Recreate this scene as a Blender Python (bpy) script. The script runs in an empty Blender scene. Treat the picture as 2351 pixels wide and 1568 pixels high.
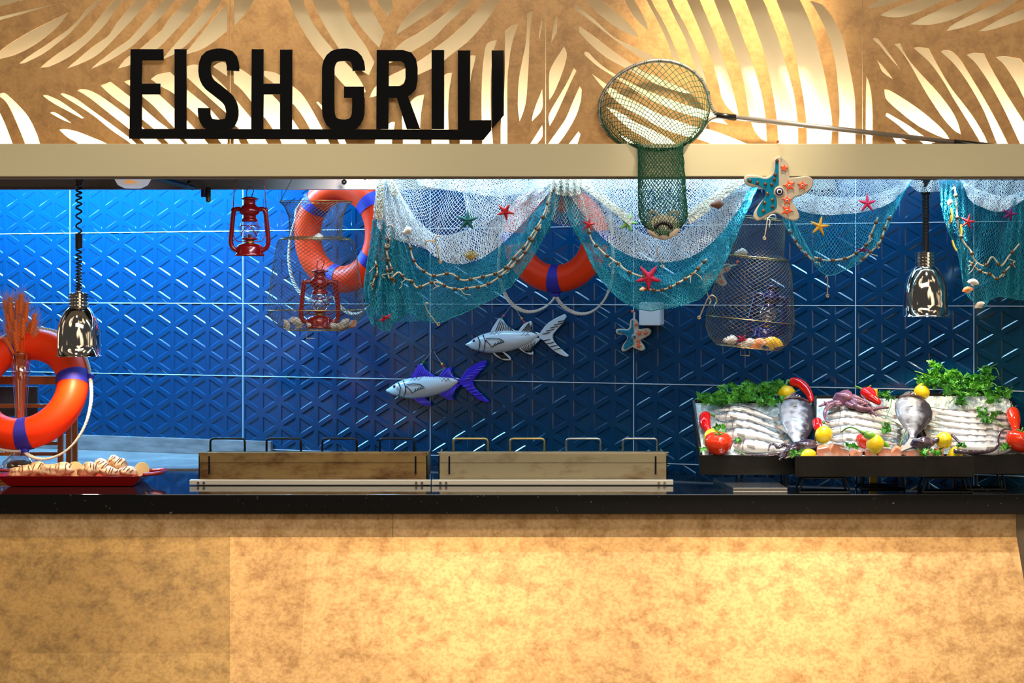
import bpy, math, random
import numpy as np
from mathutils import Vector, Matrix
random.seed(7); rng=np.random.default_rng(7)
SC=bpy.context.scene; COL=SC.collection
F=5000.0; CX=1175.5; HY=660.0; EZ=1.6917
D0=9.62; TK=.455; KX=TK/F
def P(px,py,D): return Vector(((px-CX)*D/F, D, EZ-(py-HY)*D/F))
# ---------------- camera, world, light ----------------
cam=bpy.data.cameras.new('camera'); cam.lens=F/2351*36; cam.sensor_width=36; cam.shift_y=-(784-HY)/2351
co=bpy.data.objects.new('camera',cam); COL.objects.link(co); co.location=(0,0,EZ); co.rotation_euler=(math.pi/2,0,0)
cam.clip_end=60; SC.camera=co
SC.view_settings.view_transform='Standard'; SC.view_settings.look='None'; SC.view_settings.gamma=1
SC.view_settings.use_curve_mapping=False; SC.view_settings.exposure=0.0
w=bpy.data.worlds.new('world'); SC.world=w; w.use_nodes=True
wn=w.node_tree; bg=wn.nodes['Background']
tc=wn.nodes.new('ShaderNodeTexCoord'); wno=wn.nodes.new('ShaderNodeTexNoise'); wno.inputs['Scale'].default_value=3; wno.inputs['Detail'].default_value=1
wr=wn.nodes.new('ShaderNodeValToRGB'); wr.color_ramp.elements[0].position=.58; wr.color_ramp.elements[0].color=(.13,.12,.11,1)
wr.color_ramp.elements[1].position=.70; wr.color_ramp.elements[1].color=(5,3.9,2.6,1)  # warm bright patches added for glossy surfaces to reflect
wn.links.new(tc.outputs['Generated'],wno.inputs['Vector']); wn.links.new(wno.outputs['Fac'],wr.inputs['Fac'])
wn.links.new(wr.outputs['Color'],bg.inputs['Color']); bg.inputs['Strength'].default_value=.45
def aim(o,t): o.rotation_euler=(Vector(t)-o.location).to_track_quat('-Z','Y').to_euler()
def light(kind,name,loc,tgt,en,col,size=.5,sy=None,spot=60,blend=.6):
    l=bpy.data.lights.new(name,kind); l.energy=en; l.color=col
    if kind=='AREA':
        l.size=size
        if sy: l.shape='RECTANGLE'; l.size_y=sy
    else: l.shadow_soft_size=size
    if kind=='SPOT': l.spot_size=math.radians(spot); l.spot_blend=blend
    o=bpy.data.objects.new(name,l); COL.objects.link(o); o.location=loc; aim(o,tgt); return o
WARM=(1,.83,.6); COOL=(.45,.72,1)
def strip(name,x,y,z,ty,tz,en,col,lx,ly):
    l=bpy.data.lights.new(name,'AREA'); l.energy=en; l.color=col; l.shape='RECTANGLE'; l.size=lx; l.size_y=ly
    o=bpy.data.objects.new(name,l); COL.objects.link(o); o.location=(x,y,z); o.rotation_euler=(math.atan2(ty-y,z-tz),0,0); return o
light('SPOT','ceiling_spot',(.55,6.7,4.3),(.50,8.15,.62),400,WARM,.2,spot=34,blend=1)
light('SPOT','ceiling_spot',(-.62,6.7,4.3),(-.60,8.15,.62),370,WARM,.2,spot=30,blend=1)
light('SPOT','ceiling_spot',(1.6,6.8,4.3),(1.5,8.15,.5),320,WARM,.2,spot=34,blend=1)
light('SPOT','ceiling_spot',(-2.0,6.6,4.3),(-2.05,8.2,.7),170,WARM,.2,spot=34,blend=1)
light('SPOT','ceiling_spot',(.85,7.75,4.1),(.85,8.45,2.75),640,(1,.86,.62),.06,spot=36,blend=1)
light('SPOT','ceiling_spot',(-.9,7.7,4.2),(-1.0,8.45,2.55),95,(1,.85,.62),.15,spot=55,blend=1)
light('AREA','hall_fill',(0,3.0,4.7),(0,8.3,1.2),150,(1,.9,.76),5,1.0)  # broad unseen fill standing in for the general hall lighting
# cool strip lights hidden under the canopy
def wallstrip(s0_,s1_,off,z,en,col,tilt):
    D1=lambda s:(s*.9102-off*.4142, 9.62-.455*s*.9102-off*.9102)
    m_=(s0_+s1_)/2; x,y=D1(m_); l=bpy.data.lights.new('wall_washer','AREA'); l.energy=en; l.color=col; l.shape='RECTANGLE'; l.size=s1_-s0_; l.size_y=.06
    o=bpy.data.objects.new('wall_washer',l); COL.objects.link(o); o.location=(x,y,z); o.rotation_euler=(tilt,0,-math.atan(.455))
wallstrip(-3.0,-1.15,.36,2.33,105,(.16,.60,1),.42)
wallstrip(-3.0,-.9,.50,2.33,34,(.3,.66,1),.3)  # second left strip, added to put highlights on the lower tile bevels
wallstrip(-1.1,.6,.34,2.33,9,(.35,.7,1),.3)
wallstrip(.6,1.9,.28,2.33,12,(.35,.7,1),.25)
strip('canopy_light',-.5,8.42,2.165,8.62,1.5,5,COOL,1.0,.04)
strip('canopy_light',.5,8.42,2.165,8.62,1.5,4,COOL,.9,.04)
strip('canopy_light',1.5,8.41,2.165,8.58,1.5,2.4,COOL,1.0,.04)
light('SPOT','canopy_spot',(.95,8.42,2.15),(1.0,8.7,1.05),42,(.93,.97,1),.02,spot=50,blend=.7)
light('SPOT','canopy_spot',(1.7,8.42,2.15),(1.65,8.58,1.05),48,(.93,.97,1),.02,spot=50,blend=.7)
light('SPOT','canopy_spot',(-.62,8.42,2.15),(-.78,9.7,1.85),16,(1,.9,.8),.03,spot=44,blend=.8)  # added warm fill to brighten the left life ring
# up-light behind the cut-out panels
strip('panel_uplight',0,8.50,2.215,8.56,3.2,36,(1,.97,.9),5.6,.03).rotation_euler=(math.pi-.12,0,0)
# ---------------- helpers ----------------
def crv(pts,n,closed=False):
    p=np.array(pts,float); m=len(p)
    out=[]; segs=m if closed else m-1
    seglen=[np.linalg.norm(p[(i+1)%m]-p[i]) for i in range(segs)]; tot=sum(seglen)
    ts=np.linspace(0,tot,n+(1 if closed else 0))
    if closed: ts=ts[:-1]
    cum=np.concatenate([[0],np.cumsum(seglen)])
    for t in ts:
        i=min(max(int(np.searchsorted(cum,t,side='right'))-1,0),segs-1); f=(t-cum[i])/max(seglen[i],1e-9)
        g=(lambda k:p[k%m]) if closed else (lambda k:p[min(max(k,0),m-1)])
        a,b,c,d=g(i-1),g(i),g(i+1),g(i+2)
        out.append(.5*((2*b)+(-a+c)*f+(2*a-5*b+4*c-d)*f*f+(-a+3*b-3*c+d)*f**3))
    return np.array(out)
def link(name,me,m,parent=None,smooth=False,bev=0,subs=0):
    if smooth: me.shade_smooth()
    if m is not None:
        for mm in (m if isinstance(m,(list,tuple)) else [m]): me.materials.append(mm)
    o=bpy.data.objects.new(name,me); COL.objects.link(o)
    if parent is not None:
        o.parent=parent
    if bev:
        b=o.modifiers.new('bevel','BEVEL'); b.width=bev; b.segments=2; b.limit_method='ANGLE'
    if subs:
        s=o.modifiers.new('sub','SUBSURF'); s.levels=subs; s.render_levels=subs
    return o
def origin(parent):
    v=Vector((0,0,0)); q=parent
    while q is not None: v=v+q.location; q=q.parent
    return v
class MB:
    def __init__(s): s.v=[]; s.f=[]; s.n=0; s.mi=[]; s.a=[]
    def add(s,V,Fc,mi=0,a=None):
        V=np.asarray(V,float).reshape(-1,3); s.v.append(V)
        for f in Fc: s.f.append(tuple(int(i)+s.n for i in f)); s.mi.append(mi)
        s.a.append(np.zeros(len(V)) if a is None else np.asarray(a,float)); s.n+=len(V)
    def box(s,x0,x1,y0,y1,z0,z1,mi=0):
        V=[(x,y,z) for z in (z0,z1) for y in (y0,y1) for x in (x0,x1)]
        s.add(V,[(0,2,3,1),(4,5,7,6),(0,1,5,4),(2,6,7,3),(0,4,6,2),(1,3,7,5)],mi)
    def hexa(s,b,t,mi=0): # bottom 4 pts, top 4 pts
        s.add(list(b)+list(t),[(3,2,1,0),(4,5,6,7),(0,1,5,4),(1,2,6,5),(2,3,7,6),(3,0,4,7)],mi)
    def tube(s,pts,r,n=6,closed=False,mi=0,cap=True):
        p=np.array([tuple(q) for q in pts],float); m=len(p); rr=np.broadcast_to(np.asarray(r,float),(m,))
        t=np.roll(p,-1,0)-np.roll(p,1,0)
        if not closed: t[0]=p[1]-p[0]; t[-1]=p[-1]-p[-2]
        t/=np.maximum(np.linalg.norm(t,axis=1,keepdims=True),1e-9)
        u=np.cross(t[0],[0,0,1.]); 
        if np.linalg.norm(u)<.1: u=np.cross(t[0],[1.,0,0])
        V=[]
        for i in range(m):
            u=u-t[i]*np.dot(u,t[i]); nn=np.linalg.norm(u)
            if nn<1e-6: u=np.cross(t[i],[.3,.5,.8]); nn=np.linalg.norm(u)
            u=u/nn; w_=np.cross(t[i],u)
            for k in range(n):
                a=2*math.pi*k/n; V.append(p[i]+rr[i]*(math.cos(a)*u+math.sin(a)*w_))
        Fc=[]
        for i in range(m if closed else m-1):
            j=(i+1)%m
            for k in range(n): Fc.append((i*n+k,i*n+(k+1)%n,j*n+(k+1)%n,j*n+k))
        if cap and not closed: Fc+= [tuple(range(n))[::-1],tuple((m-1)*n+k for k in range(n))]
        s.add(V,Fc,mi)
    def lathe(s,prof,c=(0,0,0),n=28,mi=0,M=None,sx=1,sy=1):
        V=[];Fc=[];m=len(prof)
        for r,z in prof:
            for k in range(n):
                a=2*math.pi*k/n; V.append((max(r,1e-5)*math.cos(a)*sx,max(r,1e-5)*math.sin(a)*sy,z))
        V=np.array(V)
        if M is not None: V=np.array([tuple(M@Vector(q)) for q in V])
        V=V+np.array(tuple(c))
        for i in range(m-1):
            for k in range(n): Fc.append((i*n+k,i*n+(k+1)%n,(i+1)*n+(k+1)%n,(i+1)*n+k))
        s.add(V,Fc,mi)
    def ball(s,c,rx,ry=None,rz=None,n=14,m=9,mi=0,rot=None,fn=None):
        ry=rx if ry is None else ry; rz=rx if rz is None else rz
        V=[];Fc=[]
        for i in range(m+1):
            th=math.pi*i/m
            for k in range(n):
                a=2*math.pi*k/n; q=Vector((math.sin(th)*math.cos(a),math.sin(th)*math.sin(a),math.cos(th)))
                e=fn(q) if fn else 1
                q=Vector((q.x*rx*e,q.y*ry*e,q.z*rz*e))
                if rot is not None: q=rot@q
                V.append((q.x+c[0],q.y+c[1],q.z+c[2]))
        for i in range(m):
            for k in range(n): Fc.append((i*n+k,(i+1)*n+k,(i+1)*n+(k+1)%n,i*n+(k+1)%n))
        s.add(V,Fc,mi)
    def build(s,name,m,parent=None,smooth=False,bev=0,subs=0):
        V=np.concatenate(s.v); o=origin(parent) if parent is not None else Vector((0,0,0))
        c=Vector((0,0,0))
        if parent is None:
            mn=V.min(0); mx=V.max(0); c=Vector(((mn[0]+mx[0])/2,(mn[1]+mx[1])/2,mn[2])); V=V-np.array(c)
        else: V=V-np.array(o)
        me=bpy.data.meshes.new(name); me.from_pydata(V.tolist(),[],s.f)
        if any(x.any() for x in s.a):
            at=me.attributes.new('sh','FLOAT','POINT'); at.data.foreach_set('value',np.concatenate(s.a).astype(np.float32))
        if max(s.mi)>0: me.polygons.foreach_set('material_index',s.mi)
        me.update(); ob=link(name,me,m,parent,smooth,bev,subs)
        if parent is None: ob.location=c
        return ob
def strands(name,A,B,r,m,parent):
    A=np.asarray(A,float); B=np.asarray(B,float); n=len(A)
    t=B-A; L=np.linalg.norm(t,axis=1,keepdims=True); ok=(L[:,0]>1e-6); A=A[ok];B=B[ok];t=t[ok]/L[ok]; n=len(A)
    ref=np.tile([0.,1.,0.],(n,1)); u=np.cross(t,ref); ln=np.linalg.norm(u,axis=1,keepdims=True)
    u=np.where(ln>.05,u/np.maximum(ln,1e-6),np.array([[1.,0,0]])); w_=np.cross(t,u)
    V=np.zeros((n,6,3))
    for k in range(3):
        a=2*math.pi*k/3+.5; d=(math.cos(a)*u+math.sin(a)*w_)*r
        V[:,k]=A+d; V[:,k+3]=B+d
    V=V.reshape(-1,3)-np.array(origin(parent))
    base=(np.arange(n)*6)[:,None]; q=np.array([[0,1,4,3],[1,2,5,4],[2,0,3,5]])
    Fi=(base[:,:,None]+q[None]).reshape(-1,4)
    me=bpy.data.meshes.new(name); me.vertices.add(len(V)); me.vertices.foreach_set('co',V.ravel())
    me.loops.add(len(Fi)*4); me.loops.foreach_set('vertex_index',Fi.ravel().astype(np.int32))
    me.polygons.add(len(Fi)); me.polygons.foreach_set('loop_start',(np.arange(len(Fi))*4).astype(np.int32))
    me.polygons.foreach_set('loop_total',np.full(len(Fi),4,np.int32)); me.update(calc_edges=True); me.validate()
    return link(name,me,m,parent)
def netgrid(fn,nu,nv,wrap=False):
    """staggered diamond grid; fn(u,v)->xyz ; returns segment ends"""
    G=[]
    for j in range(nv+1):
        off=.5 if j%2 else 0; cnt=nu if (wrap or j%2) else nu+1
        G.append([np.array(tuple(fn((i+off)/nu,j/nv))) for i in range(cnt)])
    A=[];B=[]
    for j in range(nv):
        a=G[j];b=G[j+1]
        if j%2==0:
            for i in range(len(a)):
                for k in (i,i-1):
                    if wrap: k%=nu
                    if 0<=k<len(b): A.append(a[i]);B.append(b[k])
        else:
            for i in range(len(a)):
                for k in (i,i+1):
                    if wrap: k%=nu
                    if 0<=k<len(b): A.append(a[i]);B.append(b[k])
    return A,B
def tag(o,label,cat,group=None):
    o['label']=label; o['category']=cat
    if group: o['group']=group
    return o
def thing(name,label,cat,loc,group=None):
    o=bpy.data.objects.new(name,None); COL.objects.link(o); o.location=loc; o.empty_display_size=.05
    return tag(o,label,cat,group)
def struct(o): o['kind']='structure'; return o
def kids(o): return [c for c in bpy.data.objects if c.parent==o]
def dup(root,loc,rot=None,label=None,group=None,scale=None):
    r=root.copy(); COL.objects.link(r); r.location=loc
    if rot is not None: r.rotation_euler=rot
    if scale: r.scale=scale if isinstance(scale,tuple) else (scale,)*3
    if label: r['label']=label
    if group: r['group']=group
    for ch in kids(root):
        c=ch.copy(); COL.objects.link(c); c.parent=r
        for g in kids(ch):
            d=g.copy(); COL.objects.link(d); d.parent=c
    return r
# flat shapes from traced outlines, given real thickness; on a frontal plane at depth D or on the slanted wall
CT=1/math.sqrt(1+TK*TK); ST=TK*CT
def wallpt(px,py,off=0):
    x=px-CX; D=(D0-off/CT)/(1+KX*x); return Vector((x*D/F,D,EZ-(py-HY)*D/F))
def sz(px,py,off=0):
    v=wallpt(px,py,off); return ((v.x+off*ST)/CT, v.z)
def szp(s,z,off=0): return Vector((s*CT-off*ST, D0-TK*s*CT-off*CT, z))
def shape(name,polys,m,parent=None,D=None,off=None,thick=.01,bev=0,smoothpts=False,res=8):
    cu=bpy.data.curves.new(name,'CURVE'); cu.dimensions='2D'; cu.fill_mode='BOTH'; cu.extrude=thick/2-bev
    if bev: cu.bevel_depth=bev; cu.bevel_resolution=2; cu.offset=-bev
    for pl in polys:
        sp=cu.splines.new('POLY'); sp.points.add(len(pl)-1); sp.use_cyclic_u=True
        for q,(x,y) in zip(sp.points,pl):
            if D is not None: a,b=(x-CX)*D/F,EZ-(y-HY)*D/F
            else: a,b=sz(x,y,off)
            q.co=(a,b,0,1)
    o=bpy.data.objects.new(name,cu); COL.objects.link(o)
    dg=bpy.context.evaluated_depsgraph_get(); me=bpy.data.meshes.new_from_object(o.evaluated_get(dg)); bpy.data.objects.remove(o); bpy.data.curves.remove(cu)
    n=len(me.vertices); V=np.zeros(n*3); me.vertices.foreach_get('co',V); V=V.reshape(-1,3)
    if D is not None: Wd=np.stack([V[:,0],D-V[:,2],V[:,1]],1)
    else:
        c=off+V[:,2]; Wd=np.stack([V[:,0]*CT-c*ST, D0-TK*V[:,0]*CT-c*CT, V[:,1]],1)
    c=Vector((0,0,0))
    if parent is not None: Wd=Wd-np.array(origin(parent))
    else:
        mn=Wd.min(0);mx=Wd.max(0); c=Vector(((mn[0]+mx[0])/2,(mn[1]+mx[1])/2,mn[2])); Wd=Wd-np.array(c)
    me.vertices.foreach_set('co',Wd.ravel()); me.update(); me.materials.clear()
    ob=link(name,me,m,parent); ob.location=c; return ob
def smoothpoly(pl,ang=42,k=4):
    n=len(pl); p=[np.array(q,float) for q in pl]; corner=[]
    for i in range(n):
        a=p[i]-p[i-1]; b=p[(i+1)%n]-p[i]
        c=np.dot(a,b)/(np.linalg.norm(a)*np.linalg.norm(b)+1e-9); corner.append(math.degrees(math.acos(max(-1,min(1,c))))>ang)
    out=[]
    for i in range(n):
        b,c=p[i],p[(i+1)%n]; a=p[i-1] if not corner[i] else 2*b-c; d=p[(i+2)%n] if not corner[(i+1)%n] else 2*c-b
        for t in range(k):
            f=t/k; out.append(tuple(.5*((2*b)+(-a+c)*f+(2*a-5*b+4*c-d)*f*f+(-a+3*b-3*c+d)*f**3)))
    return out
# ---------------- materials ----------------
def mat(name,col,rough=.5,metal=0,noise=None,bump=None,spec=.5,coat=0,trans=0,emis=None,ior=None,sss=0):
    m=bpy.data.materials.new(name); m.use_nodes=True; nt=m.node_tree; b=nt.nodes['Principled BSDF']
    b.inputs['Base Color'].default_value=(*col,1); b.inputs['Roughness'].default_value=rough; b.inputs['Metallic'].default_value=metal
    b.inputs['Specular IOR Level'].default_value=spec; b.inputs['Coat Weight'].default_value=coat; b.inputs['Transmission Weight'].default_value=trans
    if ior: b.inputs['IOR'].default_value=ior
    if sss: b.inputs['Subsurface Weight'].default_value=sss; b.inputs['Subsurface Radius'].default_value=(.02,.01,.01)
    if emis: b.inputs['Emission Color'].default_value=(*emis[0],1); b.inputs['Emission Strength'].default_value=emis[1]
    if noise or bump: t=nt.nodes.new('ShaderNodeTexCoord')
    if noise:
        c2,scale,lo,hi=noise[:4]; st=noise[4] if len(noise)>4 else (1,1,1)
        mp=nt.nodes.new('ShaderNodeMapping'); mp.inputs['Scale'].default_value=st; nt.links.new(t.outputs['Object'],mp.inputs[0])
        n=nt.nodes.new('ShaderNodeTexNoise'); n.inputs['Scale'].default_value=scale; n.inputs['Detail'].default_value=8; n.inputs['Roughness'].default_value=.65
        nt.links.new(mp.outputs[0],n.inputs['Vector'])
        r=nt.nodes.new('ShaderNodeValToRGB'); r.color_ramp.elements[0].position=lo; r.color_ramp.elements[1].position=hi
        r.color_ramp.elements[0].color=(*col,1); r.color_ramp.elements[1].color=(*c2,1)
        nt.links.new(n.outputs['Fac'],r.inputs['Fac']); nt.links.new(r.outputs['Color'],b.inputs['Base Color'])
    if bump:
        scale,stg=bump[:2]; st=bump[2] if len(bump)>2 else (1,1,1)
        mp=nt.nodes.new('ShaderNodeMapping'); mp.inputs['Scale'].default_value=st; nt.links.new(t.outputs['Object'],mp.inputs[0])
        n=nt.nodes.new('ShaderNodeTexNoise'); n.inputs['Scale'].default_value=scale; n.inputs['Detail'].default_value=4
        nt.links.new(mp.outputs[0],n.inputs['Vector'])
        bp=nt.nodes.new('ShaderNodeBump'); bp.inputs['Strength'].default_value=stg; bp.inputs['Distance'].default_value=.004
        nt.links.new(n.outputs['Fac'],bp.inputs['Height']); nt.links.new(bp.outputs[0],b.inputs['Normal'])
    return m
def gold(name,bright,dark,tint=1,sheet=True,metal=.35,ribs=900,fine=.8):
    """metal-leaf foil: mottled, laid in rectangular sheets, finely ribbed"""
    m=mat(name,bright,.42,metal); nt=m.node_tree; b=nt.nodes['Principled BSDF']; L=nt.links.new
    N=nt.nodes.new; g=N('ShaderNodeNewGeometry')
    n1=N('ShaderNodeTexNoise'); n1.inputs['Scale'].default_value=13; n1.inputs['Detail'].default_value=10; n1.inputs['Roughness'].default_value=.72
    L(g.outputs['Position'],n1.inputs['Vector'])
    r=N('ShaderNodeValToRGB'); e=r.color_ramp.elements; e[0].position=.37; e[0].color=(*dark,1); e[1].position=.545; e[1].color=(*bright,1)
    L(n1.outputs['Fac'],r.inputs['Fac'])
    n2=N('ShaderNodeTexNoise'); n2.inputs['Scale'].default_value=75; n2.inputs['Detail'].default_value=6
    L(g.outputs['Position'],n2.inputs['Vector'])
    r2=N('ShaderNodeValToRGB'); e=r2.color_ramp.elements; e[0].position=.36; e[0].color=(.80,.70,.58,1); e[1].position=.56; e[1].color=(1,1,1,1)
    L(n2.outputs['Fac'],r2.inputs['Fac'])
    mx=N('ShaderNodeMix'); mx.data_type='RGBA'; mx.blend_type='MULTIPLY'; mx.inputs[0].default_value=fine
    L(r.outputs['Color'],mx.inputs[6]); L(r2.outputs['Color'],mx.inputs[7]); out=mx.outputs[2]
    if sheet:
        br=N('ShaderNodeTexBrick'); br.inputs['Scale'].default_value=1.0; br.inputs['Brick Width'].default_value=.78; br.inputs['Row Height'].default_value=.34
        br.inputs['Mortar Size'].default_value=0; br.inputs['Color1'].default_value=(1,1,1,1); br.inputs['Color2'].default_value=(.74,.70,.6,1); br.offset=.37
        sp=N('ShaderNodeSeparateXYZ'); cb=N('ShaderNodeCombineXYZ'); L(g.outputs['Position'],sp.inputs[0]); L(sp.outputs[0],cb.inputs[0]); L(sp.outputs[2],cb.inputs[1])
        L(cb.outputs[0],br.inputs['Vector'])
        m2=N('ShaderNodeMix'); m2.data_type='RGBA'; m2.blend_type='MULTIPLY'; m2.inputs[0].default_value=.8
        L(out,m2.inputs[6]); L(br.outputs['Color'],m2.inputs[7]); out=m2.outputs[2]
    L(out,b.inputs['Base Color'])
    wv=N('ShaderNodeTexWave'); wv.inputs['Scale'].default_value=ribs/6.28; wv.bands_direction='X'; L(g.outputs['Position'],wv.inputs['Vector'])
    ad=N('ShaderNodeMath'); ad.operation='ADD'; mm=N('ShaderNodeMath'); mm.operation='MULTIPLY'; mm.inputs[1].default_value=2.5
    L(n2.outputs['Fac'],mm.inputs[0]); L(wv.outputs['Fac'],ad.inputs[0]); L(mm.outputs[0],ad.inputs[1])
    bp=N('ShaderNodeBump'); bp.inputs['Strength'].default_value=.25; bp.inputs['Distance'].default_value=.001; L(ad.outputs[0],bp.inputs['Height']); L(bp.outputs[0],b.inputs['Normal'])
    return m
def glassy(name,col=(.93,.95,1),f=.22):
    m=bpy.data.materials.new(name); m.use_nodes=True; nt=m.node_tree; nt.nodes.remove(nt.nodes['Principled BSDF'])
    tr=nt.nodes.new('ShaderNodeBsdfTransparent'); tr.inputs[0].default_value=(*col,1); gl=nt.nodes.new('ShaderNodeBsdfGlossy'); gl.inputs['Roughness'].default_value=.04
    lw=nt.nodes.new('ShaderNodeLayerWeight'); lw.inputs['Blend'].default_value=.25; mp=nt.nodes.new('ShaderNodeMapRange'); mp.inputs['To Min'].default_value=f; mp.inputs['To Max'].default_value=.9
    mx=nt.nodes.new('ShaderNodeMixShader'); L=nt.links.new
    L(lw.outputs['Facing'],mp.inputs[0]); L(mp.outputs[0],mx.inputs[0]); L(tr.outputs[0],mx.inputs[1]); L(gl.outputs[0],mx.inputs[2]); L(mx.outputs[0],nt.nodes['Material Output'].inputs[0])
    return m
M={}
M['gold']=gold('gold_leaf',(.70,.43,.17),(.44,.235,.075))
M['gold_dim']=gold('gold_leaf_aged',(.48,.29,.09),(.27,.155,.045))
M['band']=gold('band_leaf',(.66,.44,.23),(.44,.27,.11),metal=.45)
M['bronze']=gold('bronze_board',(.62,.35,.125),(.45,.24,.085),sheet=False,metal=.1,ribs=40,fine=.3)
M['cream']=mat('cream_paint',(.66,.59,.38),.45)
M['backing']=mat('backing_paint',(.60,.55,.36),.6)
M['stone']=mat('black_stone',(.006,.006,.006),.06,noise=((.22,.2,.15),55,.66,.74),spec=.4)
M['tile']=mat('blue_tile',(.0004,.040,.118),.14,spec=.6)
M['tile2']=mat('teal_tile',(.0008,.042,.085),.16,spec=.6)
M['alu']=mat('worn_aluminium',(.30,.27,.25),.38,.6)
M['grout']=mat('white_grout',(.62,.72,.85),.6)
M['marble']=mat('grey_marble',(.27,.24,.25),.25,noise=((.13,.12,.13),5,.4,.7,(1,1,5)))
M['steel']=mat('brushed_steel',(.50,.48,.45),.2,.95)
M['railm']=mat('bright_steel',(.72,.68,.6),.38,.35)
M['hood']=mat('hood_steel',(.20,.17,.16),.35,.85)
M['oldsteel']=mat('stained_steel',(.42,.36,.23),.38,.5,noise=((.16,.075,.02),5,.5,.78,(1,1,2.5)))
M['oldsteel2']=mat('rusty_steel',(.34,.22,.085),.38,.5,noise=((.10,.03,.006),6,.45,.68,(1,1,2.5)))
M['chrome']=mat('chrome',(.78,.74,.68),.06,1)
M['black']=mat('black_plastic',(.006,.006,.006),.3)
M['blackgloss']=mat('black_acrylic',(.005,.005,.005),.05,spec=.6)
M['tray']=mat('black_tray',(.006,.0055,.005),.3,spec=.35,noise=((.016,.015,.012),8,.4,.8))
M['wire']=mat('black_wire',(.01,.01,.01),.25,.4)
M['ring']=mat('orange_vinyl',(1,.045,.003),.45,spec=.25,bump=(14,.1))
M['strap']=mat('blue_webbing',(.025,.02,.42),.6,bump=(200,.3))
M['rope']=mat('white_rope',(.62,.58,.55),.8)
M['netw']=mat('white_netting',(.74,.80,.82),.6)
M['nett']=mat('teal_netting',(.008,.30,.42),.55)
M['netb']=mat('beige_netting',(.50,.44,.32),.7)
M['netg']=mat('green_netting',(.0,.085,.04),.6)
M['twine']=mat('cream_twine',(.62,.52,.36),.8)
M['bead']=mat('brown_bead',(.12,.07,.035),.25,.3)
M['cage']=mat('cage_netting',(.13,.10,.06),.5,.3)
M['brass']=mat('brass_wire',(.55,.38,.14),.3,.9)
M['hook']=mat('gilt_hook',(.62,.45,.28),.28,.9)
M['redp']=mat('red_enamel',(.30,.004,.006),.18,.15,coat=.5)
M['navyp']=mat('navy_enamel',(.006,.008,.07),.15,.2,coat=.6)
M['glass']=glassy('clear_glass')
M['ceramic']=mat('white_glaze',(.66,.70,.78),.15,coat=.4)
M['ceramicw']=mat('cream_glaze',(.55,.48,.38),.3,coat=.2)
M['blk']=mat('black_glaze',(.004,.004,.006),.2)
M['blueg']=mat('blue_glaze',(.03,.01,.62),.15,coat=.5)
M['turq']=mat('turquoise_glaze',(.0,.20,.36),.12,coat=.5)
M['orangeg']=mat('orange_glaze',(.95,.09,.01),.35)
M['stone_b']=mat('brown_pebble',(.10,.045,.02),.2,noise=((.4,.22,.09),60,.55,.65))
M['eyew']=mat('eye_white',(.8,.85,.9),.2)
M['eyeb']=mat('eye_blue',(.01,.02,.16),.2)
M['box']=mat('white_plastic',(.68,.70,.76),.4)
M['wood']=mat('varnished_wood',(.46,.13,.02),.3,noise=((.26,.055,.01),9,.35,.7,(1,1,.25)))
M['slate']=mat('dark_slate',(.03,.035,.045),.4,noise=((.08,.09,.11),7,.4,.7))
M['wheat']=mat('orange_wheat',(.85,.16,.015),.7)
M['awn']=mat('pale_awn',(.55,.28,.22),.7)
M['redtray']=mat('red_melamine',(.33,.006,.006),.22,coat=.3)
M['ice']=mat('crushed_ice',(.42,.56,.64),.12,noise=((.75,.85,.9),45,.42,.6),bump=(60,.9),spec=.8,sss=.2)
def fishmat(name,back,belly,sc=60):
    m=mat(name,belly,.22,.15,coat=.6); nt=m.node_tree; b=nt.nodes['Principled BSDF']; L=nt.links.new
    a=nt.nodes.new('ShaderNodeAttribute'); a.attribute_name='sh'; t=nt.nodes.new('ShaderNodeTexCoord'); n=nt.nodes.new('ShaderNodeTexNoise'); n.inputs['Scale'].default_value=sc; n.inputs['Detail'].default_value=5
    L(t.outputs['Object'],n.inputs['Vector']); ad=nt.nodes.new('ShaderNodeMath'); ad.operation='MULTIPLY_ADD'; ad.inputs[1].default_value=.9; L(n.outputs['Fac'],ad.inputs[0]); L(a.outputs['Fac'],ad.inputs[2])
    r=nt.nodes.new('ShaderNodeValToRGB'); e=r.color_ramp.elements; e[0].position=.62; e[0].color=(*belly,1); e[1].position=1.0; e[1].color=(*back,1)
    L(ad.outputs[0],r.inputs[0]); L(r.outputs[0],b.inputs['Base Color']); return m
M['fish']=fishmat('silver_fish_skin',(.10,.10,.11),(.78,.80,.84))
M['bream']=fishmat('grey_fish_skin',(.05,.045,.06),(.46,.48,.55),40)
M['fin']=mat('fish_fin',(.25,.22,.2),.4)
M['octo']=mat('purple_octopus',(.13,.055,.10),.14,noise=((.30,.14,.22),18,.4,.7),coat=.7,bump=(40,.3))
M['octod']=mat('dark_octopus',(.035,.022,.04),.1,noise=((.12,.07,.09),16,.45,.7),coat=.8)
M['sucker']=mat('pale_sucker',(.55,.35,.38),.3)
M['tomato']=mat('red_tomato',(.72,.035,.008),.12,coat=.6)
M['lemon']=mat('yellow_lemon',(.90,.62,.01),.3,bump=(90,.35),coat=.2)
M['chili']=mat('red_pepper',(.72,.006,.004),.1,coat=.8)
M['chilio']=mat('orange_pepper',(.85,.04,.006),.12,coat=.8)
M['greenp']=mat('green_pepper',(.16,.38,.03),.2,coat=.4)
M['stem']=mat('green_stem',(.10,.28,.03),.5)
M['leaf']=mat('parsley_leaf',(.015,.19,.012),.4,noise=((.10,.42,.03),25,.42,.62))
M['salmon']=mat('salmon_flesh',(.80,.26,.12),.25,noise=((.75,.45,.36),30,.45,.6),coat=.5)
M['skin']=mat('salmon_skin',(.30,.27,.28),.25,noise=((.6,.6,.62),50,.45,.6),coat=.5)
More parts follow.
